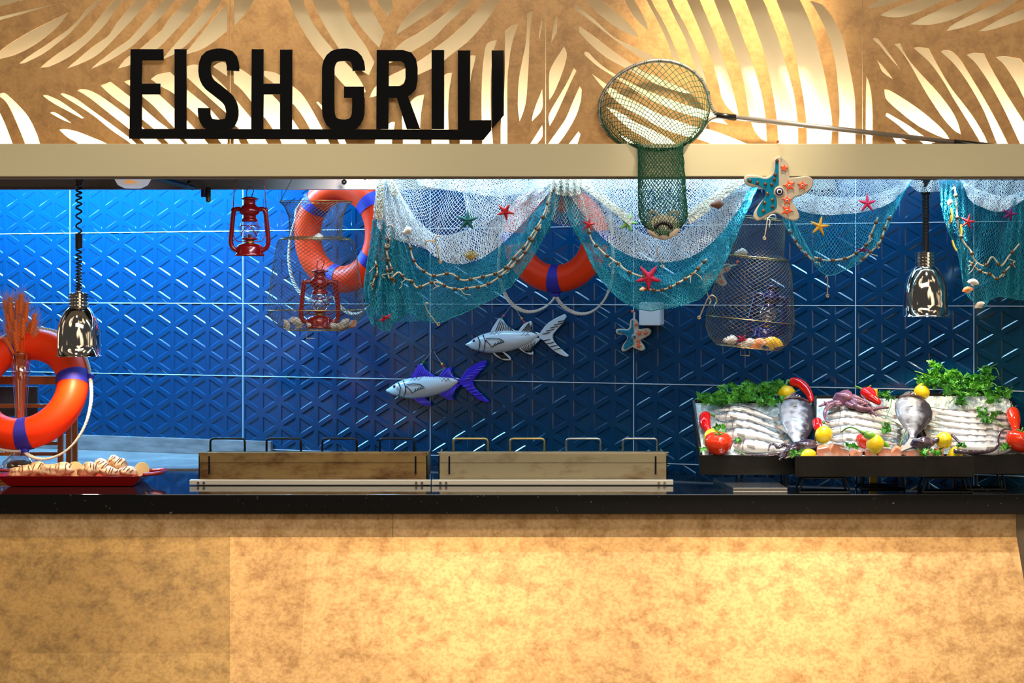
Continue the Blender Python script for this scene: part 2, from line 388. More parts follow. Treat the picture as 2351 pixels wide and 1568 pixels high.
M['grill']=mat('grilled_fillet',(.40,.15,.05),.5,noise=((.95,.70,.45),34,.36,.58),bump=(30,.6))
M['char']=mat('char_mark',(.16,.05,.02),.6)
M['shellw']=mat('pale_shell',(.72,.62,.52),.4,noise=((.4,.25,.16),40,.5,.7))
M['shelly']=mat('yellow_shell',(.90,.50,.03),.35)
M['shello']=mat('orange_shell',(.80,.22,.05),.4,noise=((.85,.6,.45),30,.45,.65))
for k,c in dict(green=(.0,.10,.08),red=(.55,.008,.01),crim=(.62,.01,.06),yel=(.88,.42,.02),pur=(.18,.01,.14),brown=(.16,.06,.03),lime=(.25,.62,.1)).items():
    M['s_'+k]=mat('starfish_'+k,c,.6,bump=(120,.6))
M['bulb']=mat('warm_bulb',(1,.7,.4),.4,emis=((1,.62,.3),6))
M['frost']=mat('frosted_diffuser',(.8,.78,.78),.35,emis=((.9,.9,1),.25))
M['tan']=mat('tan_board',(.36,.27,.18),.5)
M['floor']=mat('floor_tile',(.30,.27,.24),.35)
M['dark']=mat('dark_ceiling',(.02,.02,.022),.6)
M['yel']=mat('yellow_carton',(.95,.5,.01),.4)
# ---------------- setting ----------------
b=MB(); b.box(-4.2,4.2,-.5,10.9,-.05,0); struct(b.build('floor',M['floor']))
# relief tiled wall: recessed triangles
b=MB(); cw=.09797; pz=.3394/3; zb=EZ-(698.8-HY)*D0/F; s0=.576
V=[];Fc=[]
j0,j1=-36,22
for j in range(j0,j1):
    for mrow in range(-10,8):
        for kind in (0,1):
            sl=s0+j*cw; sr=sl+cw; ol=(j%2)*pz/2; orr=((j+1)%2)*pz/2
            if kind==0:
                a=zb+mrow*pz+ol; tri=[(sl,a),(sl,a+pz),(sr,a+pz/2)]
            else:
                a=zb+mrow*pz+orr; tri=[(sr,a+pz),(sr,a),(sl,a+pz/2)]
            if a<.35 or a+pz>2.62: continue
            c=(sum(t[0] for t in tri)/3,sum(t[1] for t in tri)/3)
            inr=pz*.2887
            def ins(d): k=(inr-d)/inr; return [(c[0]+(x-c[0])*k,c[1]+(y-c[1])*k) for x,y in tri]
            i1=ins(.0098); i2=ins(.0145)
            vs=[szp(s,z,0) for s,z in tri]+[szp(s,z,0) for s,z in i1]+[szp(s,z,-.0034) for s,z in i2]
            o=len(V); V+= [tuple(q) for q in vs]
            for k in range(3):
                k2=(k+1)%3
                Fc+=[(o+k,o+k2,o+3+k2,o+3+k),(o+3+k,o+3+k2,o+6+k2,o+6+k)]
            Fc.append((o+6,o+7,o+8))
Fc=[f[::-1] for f in Fc]
b.add(V,Fc); sT=sz(2236,800)[0]; b.mi=[1 if (V[f[0]][0]/CT)>sT else 0 for f in Fc]; wb=struct(b.build('wall_back',[M['tile'],M['tile2']]))
b=MB()
for n in range(-5,4):
    z=zb+n*.3394; b.hexa([szp(-3.0,z-.0016,-.008),szp(2.7,z-.0016,-.008),szp(2.7,z-.0016,.0008),szp(-3.0,z-.0016,.0008)],[szp(-3.0,z+.0016,-.008),szp(2.7,z+.0016,-.008),szp(2.7,z+.0016,.0008),szp(-3.0,z+.0016,.0008)])
for s in (s0-3*.9797,s0-2*.9797,s0-.9797,s0,s0+.9797,sz(2236,800)[0],s0+2.9*.9797-1):
    z0,z1=.6,2.5
    b.hexa([szp(s-.0016,z0,-.008),szp(s+.0016,z0,-.008),szp(s+.0016,z0,.0008),szp(s-.0016,z0,.0008)],[szp(s-.0016,z1,-.008),szp(s+.0016,z1,-.008),szp(s+.0016,z1,.0008),szp(s-.0016,z1,.0008)])
g=b.build('grout',M['grout']); g.parent=wb; g.location=g.location-wb.location
# wall core behind tiles
b=MB(); b.hexa([szp(-3.2,0,-.03),szp(2.8,0,-.03),szp(2.8,0,-.012),szp(-3.2,0,-.012)],[szp(-3.2,2.7,-.03),szp(2.8,2.7,-.03),szp(2.8,2.7,-.012),szp(-3.2,2.7,-.012)])
g=b.build('wall_core',M['dark']); g.parent=wb; g.location=g.location-wb.location
# canopy ceiling
b=MB(); b.add([(-3.2,8.64,2.40),(2.6,8.64,2.40),(2.6,8.66,2.40),(-3.2,11.1,2.40),(-3.2,8.64,2.42),(2.6,8.64,2.42),(2.6,8.66,2.42),(-3.2,11.1,2.42)],[(0,1,2,3),(7,6,5,4),(0,4,5,1),(1,5,6,2),(2,6,7,3),(3,7,4,0)]); struct(b.build('ceiling',M['dark']))
# fascia beam
b=MB(); b.box(-3.2,3.2,8.333,8.36,2.1167,2.2417); o=struct(b.build('trim_1',M['cream'],bev=.002))
b=MB(); b.box(-3.2,3.2,8.361,8.385,2.1085,2.16); struct(b.build('trim_2',M['tan']))
# stainless hood edge inside the canopy
x1=(D0-9.0)/TK-.03
b=MB(); b.box(-3.0,x1,8.985,9.0,2.0945,2.41); b.box(-3.0,x1,8.94,8.985,2.0945,2.098); tag(b.build('extractor_hood',M['hood']),'brushed stainless steel extractor hood edge running under the canopy in front of the blue tiles','hood')
# countertop, grey ledge, counter front
wl=lambda X,o=0: D0-TK*X-o/CT
b=MB(); zt=.9; zt0=.9-.075
def slab(b,pts,z0,z1):
    n=len(pts); b.add([(x,y,z0) for x,y in pts]+[(x,y,z1) for x,y in pts],[tuple(range(n))[::-1],tuple(range(n,2*n))]+[(i,(i+1)%n,n+(i+1)%n,n+i) for i in range(n)])
slab(b,[(-2.9,8.333),(2.6,8.333),(2.6,wl(2.6,.02)+.1),(2.35,wl(2.35,.0)),(-2.9,wl(-2.9,.0))],zt0,zt)
tag(b.build('countertop',M['stone'],bev=.002),'long polished black stone countertop along the front of the grill counter','countertop')
xe=wallpt(628,1030).x
b=MB(); slab(b,[(-2.9,9.45),(xe,9.45),(xe,wl(xe,.012)),(-2.9,wl(-2.9,.012))],.9,.906); g1=b
t=thing('marble_ledge','grey marble ledge with low upstand at the foot of the blue wall','ledge',(-1.5,9.6,.9))
g1.build('ledge_slab',M['marble'],t)
b=MB(); sxe=sz(628,1010)[0]; b.hexa([szp(-3.0,.906,.004),szp(sxe,.906,.004),szp(sxe,.906,.024),szp(-3.0,.906,.024)],[szp(-3.0,.978,.004),szp(sxe,.978,.004),szp(sxe,.978,.024),szp(-3.0,.978,.024)]); b.build('upstand',M['marble'],t,bev=.002)
# counter front: upright band, then a face that splays outward
xr=1.937
t=thing('counter_front','gold metal-leaf counter front splaying outward below a darker upright band','counter',(0,8.4,0))
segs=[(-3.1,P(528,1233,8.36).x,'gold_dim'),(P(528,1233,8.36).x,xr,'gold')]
for x0,x2,mn in segs:
    b=MB(); zt1=.7337; ye=8.36-.786*.7337
    k0,k2=((1 if x0<-3 else ye/8.36),(ye/8.36 if mn=='gold_dim' else 1)); b.add([(x0,8.36,zt1),(x2,8.36,zt1),(x2*k2,ye,0),(x0*k0,ye,0),(x0,8.5,zt1),(x2,8.5,zt1),(x2,8.5,0),(x0,8.5,0)],[(3,2,1,0),(0,1,5,4),(1,2,6,5),(0,4,7,3),(2,3,7,6)])
    b.build('front_panel',M[mn],t)
xs=[-3.1,P(903,1200,8.4).x,xr]
for x0,x2 in zip(xs,xs[1:]):
    b=MB(); b.add([(x0+.0008,8.36,.7345),(x2-.0008,8.36,.7345),(x2-.0008,8.372,.825),(x0+.0008,8.372,.825),(x0+.0008,8.4,.7345),(x2-.0008,8.4,.7345),(x2-.0008,8.4,.825),(x0+.0008,8.4,.825)],[(0,1,2,3),(7,6,5,4),(0,4,5,1),(3,2,6,7),(0,3,7,4),(1,5,6,2)])
    b.build('upright_band',M['band'],t)
b=MB(); b.box(xr+.004,3.2,8.44,8.5,0,.825); struct(b.build('wall_right',M['tan']))
# backing wall above and cut-out panels
b=MB(); b.box(-3.2,3.2,8.6,8.63,2.2,3.62); struct(b.build('wall_upper',M['backing']))
b=MB(); b.box(-3.2,3.2,8.39,8.60,2.175,2.2); struct(b.build('trim_3',M['backing']))
PD=8.45
def cv(l,ox): return [(ox+x/4.68,y/4.68) for x,y in l]
SL={0:[],1:[],2:[],3:[]}
def S(k,ox,l): SL[k].append(cv(l,ox))
for l in ([(-150,110),(0,70),(260,0),(420,-60),(-150,-60)],
 [(720,8),(350,95),(0,180),(-150,215),(-150,260),(0,218),(350,120)],
 [(745,128),(560,220),(300,350),(120,460),(0,545),(-80,600),(-80,640),(0,635),(170,590),(350,500),(500,395),(620,290),(700,190)],
 [(200,685),(300,610),(500,480),(700,340),(750,300),(850,200),(920,105),(1000,35),(1070,0),(1100,-60),(1180,-60),(1100,0),(1000,100),(880,220),(760,350),(640,450),(480,570),(350,640),(260,680)],
 [(430,728),(560,620),(850,420),(960,320),(1060,200),(1170,60),(1230,0),(1280,-60),(1400,-60),(1330,0),(1250,100),(1120,280),(950,450),(780,590),(640,670),(520,720)],
 [(710,742),(830,640),(1000,500),(1160,385),(1260,240),(1400,70),(1460,0),(1500,-60),(1650,-60),(1600,0),(1480,150),(1340,300),(1200,450),(1050,590),(880,680)],
 [(965,748),(1080,650),(1250,520),(1400,410),(1560,230),(1700,60),(1760,0),(1800,-60),(1940,-60),(1880,10),(1780,130),(1640,280),(1440,480),(1250,610),(1100,690)],
 [(1260,740),(1300,690),(1365,620),(1500,530),(1720,340),(1760,290),(1820,200),(1872,145),(2002,0),(2050,-60),(2190,-60),(2142,0),(2020,180),(1872,345),(1700,520),(1560,620),(1400,700)],
 [(1740,640),(1872,485),(2000,340),(2140,180),(2272,0),(2310,-60),(2430,-60),(2382,0),(2280,160),(2150,330),(2000,490),(1940,530),(1860,590)],
 [(-40,1150),(0,1210),(60,1340),(135,1540),(150,1620),(-40,1620)],
 [(0,1010),(20,1000),(70,1010),(200,1130),(310,1260),(390,1420),(430,1540),(450,1620),(285,1620),(265,1530),(200,1370),(120,1190),(60,1090),(0,1040)],
 [(460,1025),(510,1025),(640,1080),(800,1190),(905,1268),(880,1275),(760,1210),(600,1125),(500,1060)],
 [(538,1210),(580,1205),(660,1245),(768,1322),(700,1300),(600,1250)],
 [(638,1395),(700,1388),(820,1410),(1000,1480),(1130,1535),(1250,1620),(900,1620),(830,1535),(730,1480)],
 [(650,1010),(690,1005),(820,1060),(1000,1190),(1180,1320),(1380,1470),(1455,1535),(1540,1620),(1480,1620),(1390,1530),(1200,1400),(1000,1240),(800,1110),(700,1050)],
 [(832,975),(870,958),(960,970),(1080,1030),(1250,1150),(1400,1265),(1560,1390),(1720,1530),(1800,1620),(1620,1620),(1540,1530),(1380,1380),(1200,1240),(1000,1080),(880,1000)],
 [(1080,920),(1190,878),(1400,1040),(1530,1150),(1700,1300),(1800,1375),(1970,1535),(2040,1620),(1880,1620),(1800,1530),(1640,1375),(1530,1285),(1390,1170),(1200,1030)],
 [(1335,880),(1370,865),(1430,865),(1560,920),(1700,1010),(1872,1165),(2002,1285),(2087,1375),(2230,1535),(2300,1620),(2080,1620),(1985,1500),(1872,1375),(1650,1140),(1530,1040),(1395,925)],
 [(1620,850),(1700,800),(1830,775),(1872,815),(2007,960),(2130,1060),(2247,1160),(2360,1285),(2442,1380),(2442,1620),(2420,1620),(2347,1500),(2122,1250),(2007,1145),(1872,1010),(1725,925)]): S(0,0,l)
for l in ([(570,45),(480,130),(350,290),(150,530),(60,610),(150,580),(300,530),(440,440),(570,335)],
 [(50,760),(140,712),(260,700),(410,805),(480,870),(570,960),(570,1225),(330,1010),(135,830)],
 [(415,715),(470,680),(530,668),(570,690),(570,820)]): S(0,400,l)
for l in ([(645,-60),(900,-60),(860,0),(790,110),(720,200),(655,272),(645,250)],
 [(1190,-60),(1225,0),(1350,270),(1500,510),(1620,660),(1740,820),(1850,940),(1950,1010),(2060,990),(2037,930),(1960,800),(1872,700),(1720,545),(1520,300),(1420,110),(1390,0),(1380,-60)],
 [(1450,-60),(1480,0),(1600,250),(1750,490),(1850,620),(1950,720),(2092,808),(2152,670),(2060,500),(1990,400),(1872,235),(1800,90),(1750,0),(1730,-60)],
 [(1525,1100),(1545,1092),(1600,1150),(1700,1290),(1800,1450),(1850,1540),(1880,1620),(1810,1620),(1770,1530),(1700,1400),(1600,1200)],
 [(940,790),(970,762),(1060,775),(1135,808),(1275,925),(1370,1010),(1470,1160),(1590,1380),(1668,1535),(1700,1620),(1560,1620),(1525,1530),(1455,1380),(1360,1220),(1270,1110),(1150,980),(1060,890),(970,820)],
 [(640,760),(700,735),(760,770),(830,820),(960,920),(1055,1020),(1135,1105),(1265,1275),(1340,1385),(1425,1535),(1470,1620),(1180,1620),(1135,1495),(1055,1380),(960,1250),(820,1080),(720,960),(640,890)],
 [(640,1050),(700,1115),(820,1260),(900,1370),(1000,1535),(1050,1620),(840,1620),(780,1500),(690,1380),(640,1310)],
 [(640,1420),(690,1500),(730,1570),(750,1620),(640,1620)]): S(1,400,l)
for l in ([(-40,-60),(0,30),(60,180),(180,350),(330,515),(385,350),(290,180),(200,0),(180,-60)],
 [(270,-60),(300,0),(350,80),(430,178),(475,65),(465,0),(470,-60)],
 [(510,375),(540,300),(620,180),(760,50),(830,0),(900,-60),(1160,-60),(1040,0),(900,120),(720,240),(600,320)],
 [(420,690),(440,600),(500,530),(600,440),(760,350),(920,240),(1060,130),(1160,40),(1200,0),(1260,-60),(1380,-60),(1325,0),(1220,110),(1060,260),(900,420),(700,545),(600,610)],
 [(230,1050),(250,990),(300,925),(440,820),(600,740),(740,665),(890,565),(920,525),(1050,430),(1200,300),(1330,170),(1430,50),(1480,0),(1530,-60),(1650,-60),(1620,0),(1540,140),(1420,300),(1270,460),(1100,590),(1030,650),(890,740),(760,800),(600,890),(530,930),(300,1030)],
 [(1682,335),(1750,280),(1828,250),(1800,330),(1755,480),(1725,680),(1708,900),(1708,1620),(1638,1620),(1638,1320),(1665,1100),(1680,800),(1682,500)],
 [(1480,490),(1520,450),(1595,430),(1580,480),(1555,560),(1540,700),(1530,900),(1532,1290),(1545,1450),(1560,1620),(1420,1620),(1440,1500),(1432,1290),(1430,1000),(1440,750),(1460,580)],
 [(1240,640),(1310,598),(1368,598),(1350,690),(1320,810),(1300,1000),(1300,1250),(1320,1400),(1330,1620),(1195,1620),(1200,1400),(1190,1100),(1200,850)],
 [(1030,810),(1060,790),(1115,782),(1100,870),(1080,1000),(1072,1200),(1075,1385),(1083,1535),(1085,1620),(893,1620),(895,1400),(900,1100),(950,900)],
 [(670,1095),(730,1040),(815,1015),(800,1100),(780,1230),(770,1390),(775,1620),(590,1620),(580,1390),(575,1270),(600,1200)],
 [(430,1335),(460,1315),(500,1310),(490,1380),(470,1480),(470,1620),(285,1620),(290,1500),(350,1400)]): S(1,800,l)
for l in ([(48,140),(112,115),(92,230),(75,370),(68,600),(55,850),(40,1050),(15,1180),(-32,1305),(-52,1150),(-45,900),(-20,730),(10,590),(35,450),(45,300)],
 [(205,188),(210,260),(205,310),(185,400),(172,435),(180,340)],[(210,960),(210,1170),(100,1305),(110,1230),(150,1110)],
 [(210,1345),(210,1470),(130,1570),(90,1620),(40,1620),(90,1535)]): S(1,1200,l)
for l in ([(360,172),(370,190),(370,330),(340,400),(305,465),(320,350),(345,230)],
 [(445,498),(475,580),(455,690),(400,850),(340,990),(290,1072),(285,1040),(285,800),(330,680)],
 [(548,732),(578,760),(510,900),(430,1080),(350,1250),(290,1355),(285,1330),(285,1225),(400,1020),(480,880)],
 [(612,930),(635,960),(625,1080),(580,1230),(500,1380),(420,1500),(370,1560),(330,1620),(230,1620),(285,1530),(400,1370),(470,1260),(540,1090)],
 [(600,1412),(620,1440),(600,1510),(560,1620),(440,1620),(510,1530)],
 [(640,-60),(665,0),(760,100),(900,220),(1030,310),(1150,370),(1245,405),(1200,330),(1100,215),(980,110),(850,0),(790,-60)],
 [(1070,-60),(1095,0),(1170,140),(1260,250),(1352,330),(1320,230),(1260,110),(1195,0),(1170,-60)],
 [(1310,-60),(1330,0),(1420,170),(1500,330),(1570,490),(1610,610),(1690,675),(1660,580),(1580,380),(1500,220),(1420,80),(1380,0),(1350,-60)],
 [(558,45),(600,70),(750,190),(960,380),(1100,460),(1300,550),(1460,640),(1520,690),(1560,745),(1450,690),(1300,640),(1100,510),(900,360),(700,200),(560,105)],
 [(605,280),(760,385),(960,540),(1180,690),(1300,760),(1500,850),(1700,940),(1825,1012),(1700,990),(1500,930),(1300,840),(1080,720),(900,620),(720,470),(605,345)],
 [(663,555),(710,565),(780,640),(900,740),(1000,800),(1100,860),(1200,915),(1400,1000),(1700,1110),(1872,1165),(2000,1200),(2100,1240),(2208,1340),(2000,1300),(1872,1260),(1700,1210),(1500,1130),(1300,1030),(1080,890),(950,805),(800,710),(665,590)],
 [(740,790),(880,890),(950,940),(1100,1040),(1300,1140),(1500,1240),(1700,1310),(1872,1370),(2038,1400),(2408,1545),(2500,1620),(2100,1620),(2018,1545),(1858,1490),(1700,1450),(1500,1380),(1300,1270),(1150,1190),(1000,1080),(850,930)],
 [(900,1150),(950,1165),(1100,1240),(1200,1310),(1400,1400),(1600,1510),(1700,1620),(1500,1620),(1400,1540),(1200,1420),(1050,1300)],
 [(1030,1440),(1100,1470),(1200,1530),(1300,1620),(1150,1620),(1120,1540)]): S(2,1200,l)
for l in ([(-118,-60),(-93,0),(0,200),(110,420),(190,640),(240,800),(350,960),(300,750),(230,540),(120,300),(0,80),(-35,0),(-60,-60)],
 [(100,-60),(125,0),(230,240),(330,480),(420,730),(470,920),(500,1050),(560,1150),(620,1210),(682,1240),(640,1040),(580,820),(500,600),(400,330),(300,90),(262,0),(240,-60)],
 [(390,-60),(415,0),(500,220),(600,460),(690,710),(740,900),(780,1150),(800,1260),(850,1400),(920,1490),(985,1520),(980,1400),(970,1250),(940,1060),(890,860),(830,680),(740,440),(640,160),(575,0),(550,-60)],
 [(730,-60),(750,0),(850,260),(940,520),(1000,760),(1050,1010),(1085,1230),(1100,1400),(1115,1620),(1320,1620),(1320,1400),(1305,1200),(1270,980),(1200,720),(1110,430),(1000,130),(945,0),(920,-60)],
 [(1060,-60),(1085,0),(1180,240),(1270,500),(1330,800),(1380,1080),(1410,1350),(1412,1620),(1665,1620),(1680,1500),(1685,1300),(1655,1080),(1610,830),(1540,530),(1450,240),(1340,0),(1310,-60)],
 [(1445,12),(1530,30),(1600,70),(1680,170),(1760,310),(1820,480),(1877,740),(1917,960),(1935,1150),(1937,1620),(1755,1620),(1755,1400),(1765,1200),(1750,950),(1720,680),(1660,430),(1580,240),(1500,90)]): S(2,1550,l)
for l in ([(185,88),(240,40),(305,0),(380,-60),(700,-60),(550,0),(400,50),(280,80)],
 [(330,165),(400,120),(550,60),(720,0),(850,-60),(1160,-60),(1010,0),(850,80),(700,145),(550,185),(420,185)],
 [(645,262),(800,180),(1000,90),(1220,0),(1350,-60),(1600,-60),(1470,0),(1300,110),(1100,210),(900,262),(760,268)],
 [(1035,335),(1100,270),(1200,215),(1400,115),(1665,0),(1780,-60),(1900,-60),(1810,0),(1600,140),(1400,230),(1200,300)],
 [(1380,338),(1480,280),(1650,190),(1900,80),(2050,20),(2050,160),(1872,210),(1700,265),(1500,325)],
 [(248,408),(305,420),(420,570),(500,680),(580,790),(500,700),(400,590),(320,490),(250,430)],
 [(283,632),(380,740),(475,860),(380,800),(340,760),(310,690)],
 [(475,475),(542,465),(580,550),(650,660),(750,780),(880,920),(1000,1060),(1100,1200),(1160,1320),(1195,1445),(1120,1400),(1000,1270),(850,1050),(750,880),(650,700),(550,550)],
 [(680,515),(740,505),(848,520),(900,620),(1000,800),(1100,960),(1200,1090),(1320,1250),(1430,1430),(1480,1540),(1510,1620),(1440,1620),(1400,1530),(1250,1280),(1130,1090),(1000,870),(880,700),(780,600)],
 [(975,555),(1010,540),(1070,542),(1130,580),(1200,660),(1300,820),(1420,1020),(1560,1270),(1695,1540),(1730,1620),(1620,1620),(1575,1530),(1450,1220),(1350,1030),(1220,820),(1100,670)],
 [(1255,590),(1320,570),(1440,573),(1480,660),(1580,840),(1700,1040),(1872,1310),(1990,1500),(2050,1620),(1860,1620),(1820,1530),(1680,1230),(1560,1000),(1450,820),(1350,680)],
 [(1565,615),(1650,603),(1835,632),(1872,690),(2050,950),(2050,1350),(1872,1060),(1800,920),(1700,760),(1640,680)],
 [(178,815),(210,900),(235,1050),(245,1250),(240,1620),(172,1620),(170,1250),(172,1000)],
 [(370,962),(430,975),(560,1050),(750,1180),(920,1320),(1020,1420),(1080,1510),(900,1440),(700,1330),(520,1190),(420,1100),(380,1045)],
 [(395,1212),(450,1240),(600,1330),(760,1440),(830,1490),(900,1560),(960,1620),(860,1620),(780,1535),(660,1460),(500,1330),(382,1245)],
 [(430,1420),(480,1450),(560,1510),(620,1560),(680,1620),(540,1620),(490,1530)]): S(3,1951,l)
lab=['leftmost of the four cut-out bronze leaf-pattern panels, behind the F of the sign','cut-out bronze leaf-pattern panel behind the middle of the black lettering','brightest cut-out bronze leaf-pattern panel, behind the green hoop net','rightmost of the four cut-out bronze leaf-pattern panels, behind the pole tip']
for k,(xa,xb) in enumerate([(-260,528),(529.3,1252),(1253.3,1979),(1980.3,2640)]):
    polys=[[(xa,-470),(xb,-470),(xb,352),(xa,352)]]+[smoothpoly(l) for l in SL[k]]  # tops extended out of view to keep light out of the gap behind
    tag(shape('cutout_panel',polys,M['bronze'],D=PD,thick=.008),lab[k],'wall panel','cut-out leaf panels above the canopy beam')
# ---------------- sign ----------------
LD=8.415
sg=thing('shop_sign','glossy black cut-out lettering on a base strip fixed to the bronze panels above the beam','sign',tuple(P(700,322,LD)))
def stroke(pts,w,n=40):
    c=crv(pts,n); t=np.gradient(c,axis=0); t/=np.linalg.norm(t,axis=1,keepdims=True); nr=np.stack([-t[:,1],t[:,0]],1)*w/2
    return [tuple(q) for q in np.concatenate([c+nr,(c-nr)[::-1]])]
RC=lambda a,b_,c,d:[(a,b_),(c,b_),(c,d),(a,d)]
LET=[[[(300,113),(376,113),(376,139),(327,139),(327,192),(369,192),(369,217),(327,217),(326,297),(298,297)]],
 [RC(401,113,429,297)],
 [stroke([(535,163),(535,150),(528,131),(503,126),(479,132),(471,150),(471,172),(480,192),(502,210),(525,230),(533,250),(533,268),(525,284),(502,289),(479,284),(470,267),(469,248)],29)],
 [[(578,113),(606,113),(606,192),(643,192),(643,114),(672,114),(671,297),(643,297),(643,217),(606,217),(605,297),(577,297)]],
 [stroke([(824,163),(822,145),(812,130),(789,126),(766,131),(755,150),(754,180),(754,250),(757,270),(767,284),(789,289),(810,284),(821,268),(823,245),(823,224)],29),],
 [[(865,115),(925,115),(945,121),(955,135),(959,155),(959,185),(955,205),(946,216),(937,221),(965,297),(934,297),(911,225),(893,225),(892,297),(864,297)],[(893,141),(920,141),(928,146),(931,158),(931,180),(927,193),(918,198),(893,198)]],
 [RC(991,115,1020,297)],
 [[(1051,116),(1080,116),(1079,276),(1128,276),(1128,300),(1051,300)]],
 [[(1128.6,116),(1157,116),(1157,265),(1129.5,296)]]]
for pl in LET: shape('letter',pl,M['blackgloss'],sg,D=LD,thick=.012,bev=.0008)
shape('letter_bar',[RC(790,199,836,225)],M['blackgloss'],sg,D=LD-.0004,thick=.0122)
shape('base_strip',[[(297,296),(1129,298),(1134,292),(1110,321.5),(1000,321),(297,319)]],M['blackgloss'],sg,D=LD+.0006,thick=.012)
for x in (330,520,720,900,1080):
    b=MB(); b.tube([P(x,308,LD+.005),P(x,308,PD-.006)],.006,8); b.build('standoff',M['steel'],sg)
# ---------------- life rings ----------------
def lifering(label,px,py,D,yaw,pitch,R,r,straps,group=None):
    t=thing('life_ring',label,'life ring',(0,0,0)); 
    def tor(a,b_,rr=1.0): return Vector(((R+r*rr*math.cos(b_))*math.cos(a),-r*rr*math.sin(b_),(R+r*rr*math.cos(b_))*math.sin(a)))
    def seg(a0,a1,rr,n,closed):
        m=20; V=[];Fc=[]
        for i in range(n+(0 if closed else 1)):
            a=a0+(a1-a0)*i/n
            for k in range(m): V.append(tor(a,2*math.pi*k/m,rr))
        for i in range(n):
            j=(i+1)%n if closed else i+1
            for k in range(m): Fc.append((i*m+k,j*m+k,j*m+(k+1)%m,i*m+(k+1)%m))
        return V,Fc
    b=MB(); b.add(*seg(0,2*math.pi,1,72,True)); b.build('ring_body',M['ring'],t,smooth=True)
    for a,_ in straps:
        a=math.radians(a); b=MB(); w_=.024/R
        b.add(*seg(a-w_,a+w_,1.035,4,False)); 
        e=Vector(((R+r*1.12)*math.cos(a),0,(R+r*1.12)*math.sin(a)))
        b.ball(e,.02,.012,.014,8,6); b.build('strap',M['strap'],t,smooth=True)
    n=len(straps)
    for i in range(n):
        a0=math.radians(straps[i][0]); a1=math.radians(straps[(i+1)%n][0]); 
        if a1<a0: a1+=2*math.pi
        sag=straps[i][1]; pts=[]
        for k in range(61):
            f=k/60; a=a0+(a1-a0)*f; rr=R+r*1.12
            pts.append(Vector((rr*math.cos(a)+0, .0, rr*math.sin(a)-0))+Vector((math.cos(a)*.3,-.1,math.sin(a)*.35-.65 if math.sin(a)<.4 else .0))*sag*math.sin(math.pi*f)**.7)
        c=np.array([tuple(q) for q in pts]); L=np.cumsum(np.r_[0,np.linalg.norm(np.diff(c,axis=0),axis=1)])
        b=MB()
        for s_ in range(3):
            ph=2*math.pi*s_/3; q=[]
            cc=crv(c,220); tt=np.linspace(0,L[-1],220)
            for kk in range(220):
                a=ph+tt[kk]*150; q.append(cc[kk]+.0035*np.array([math.cos(a),math.sin(a),math.sin(a+1)]))
            b.tube(q,.0042,5)
        b.build('rope',M['rope'],t,smooth=True)
    t.location=P(px,py,D); t.rotation_euler=(pitch,0,yaw); return t
YW=-.43
lifering('orange life ring with blue straps hanging behind the wire basket holding the red lantern',787,537,9.72,-.60,0,.203,.0605,[(38,.0),(140,.12),(259,.10),(325,.0)])
lifering('orange life ring hanging on the blue tiles, half hidden behind the fishing nets',1276,547,9.22,-.30,0,.172,.0585,[(0,.1),(90,.0),(180,.12),(270,.13)])
lifering('large orange life ring leaning on the wooden rack in front of the vase of wheat',58,893,9.0,-.15,-.45,.202,.066,[(12,.0),(110,.0),(190,.0),(279,.10)])
# ---------------- lanterns ----------------
def lantern(label,m,mn,hang,loc,rot=(0,0,0),sc=1):
    u=8.8/F; t=thing('hurricane_lantern',label,'lantern',(0,0,0)); pf=lambda l:[(r*u,z*u) for r,z in l]
    b=MB(); b.lathe(pf([(0,0),(34,0),(35,3),(31,7),(30,20),(27,26),(14,30),(0,30)])); b.build('fuel_tank',m,t,smooth=True)
    b=MB(); b.lathe(pf([(11,29),(11,38),(6,42),(4,50),(0,50)])); b.build('burner',M['brass'],t,smooth=True)
    b=MB(); b.lathe(pf([(12,37),(19,38),(19,41),(12,43)])); b.build('globe_plate',m,t,smooth=True)
    b=MB(); b.lathe(pf([(13,42),(18,46),(22.5,54),(24,62),(22,72),(18,80)])); b.build('glass_globe',M['glass'],t,smooth=True)
    b=MB(); b.lathe(pf([(18,79),(19.5,82),(18,85),(15,88),(15,94),(22,97),(23,104),(21,112),(15,117),(14,119),(13,129),(19,130),(20,132),(10,136),(0,136)])); b.build('chimney',m,t,smooth=True)
    for s in (-1,1):
        b=MB(); c=crv([(18*s,0,107),(30*s,0,108),(36*s,0,103),(38.5*s,0,85),(41*s,0,60),(43*s,0,38),(41*s,0,24),(35*s,0,16),(26*s,0,13)],30)*u; b.tube(c,5.6*u,10)
        b.ball((37*s*u,0,106*u),6*u,3*u,6*u,10,6); b.build('side_tube',m,t,smooth=True)
    b=MB()
    for s in (-1,1):
        b.tube(crv([(-26*s,-3,66),(-12*s,-20,70),(2*s,-25,67),(12*s,-22,58),(18*s,-16,46)],20)*u,1.1*u,5)
    b.tube(crv([(-38,0,50),(-30,-8,36),(-18,-14,33),(0,-18,34),(18,-14,33),(30,-8,36),(38,0,50)],20)*u,1.1*u,5)
    b.build('globe_guard',m,t,smooth=True)
    b=MB(); b.tube(crv([(-6,0,134),(-6,-3,150),(2,-6,159),(10,-6,153),(6,-2,140),(4,0,135)],20)*u,1.1*u,5); b.build('lift_ring',mn,t,smooth=True)
    if hang: pts=[(-38,0,104),(-36,0,140),(-34,0,165),(-26,0,182),(-10,0,192),(10,0,192),(26,0,182),(34,0,165),(36,0,140),(38,0,104)]
    else: pts=[(-38,0,104),(-50,-14,80),(-46,-34,50),(-20,-44,34),(20,-44,34),(46,-34,50),(50,-14,80),(38,0,104)]
    if hang: b=MB(); b.tube(crv(pts,40)*u,1.2*u,5); b.build('bail_handle',m,t,smooth=True)
    t.location=loc; t.rotation_euler=rot; t.scale=(sc,)*3; return t
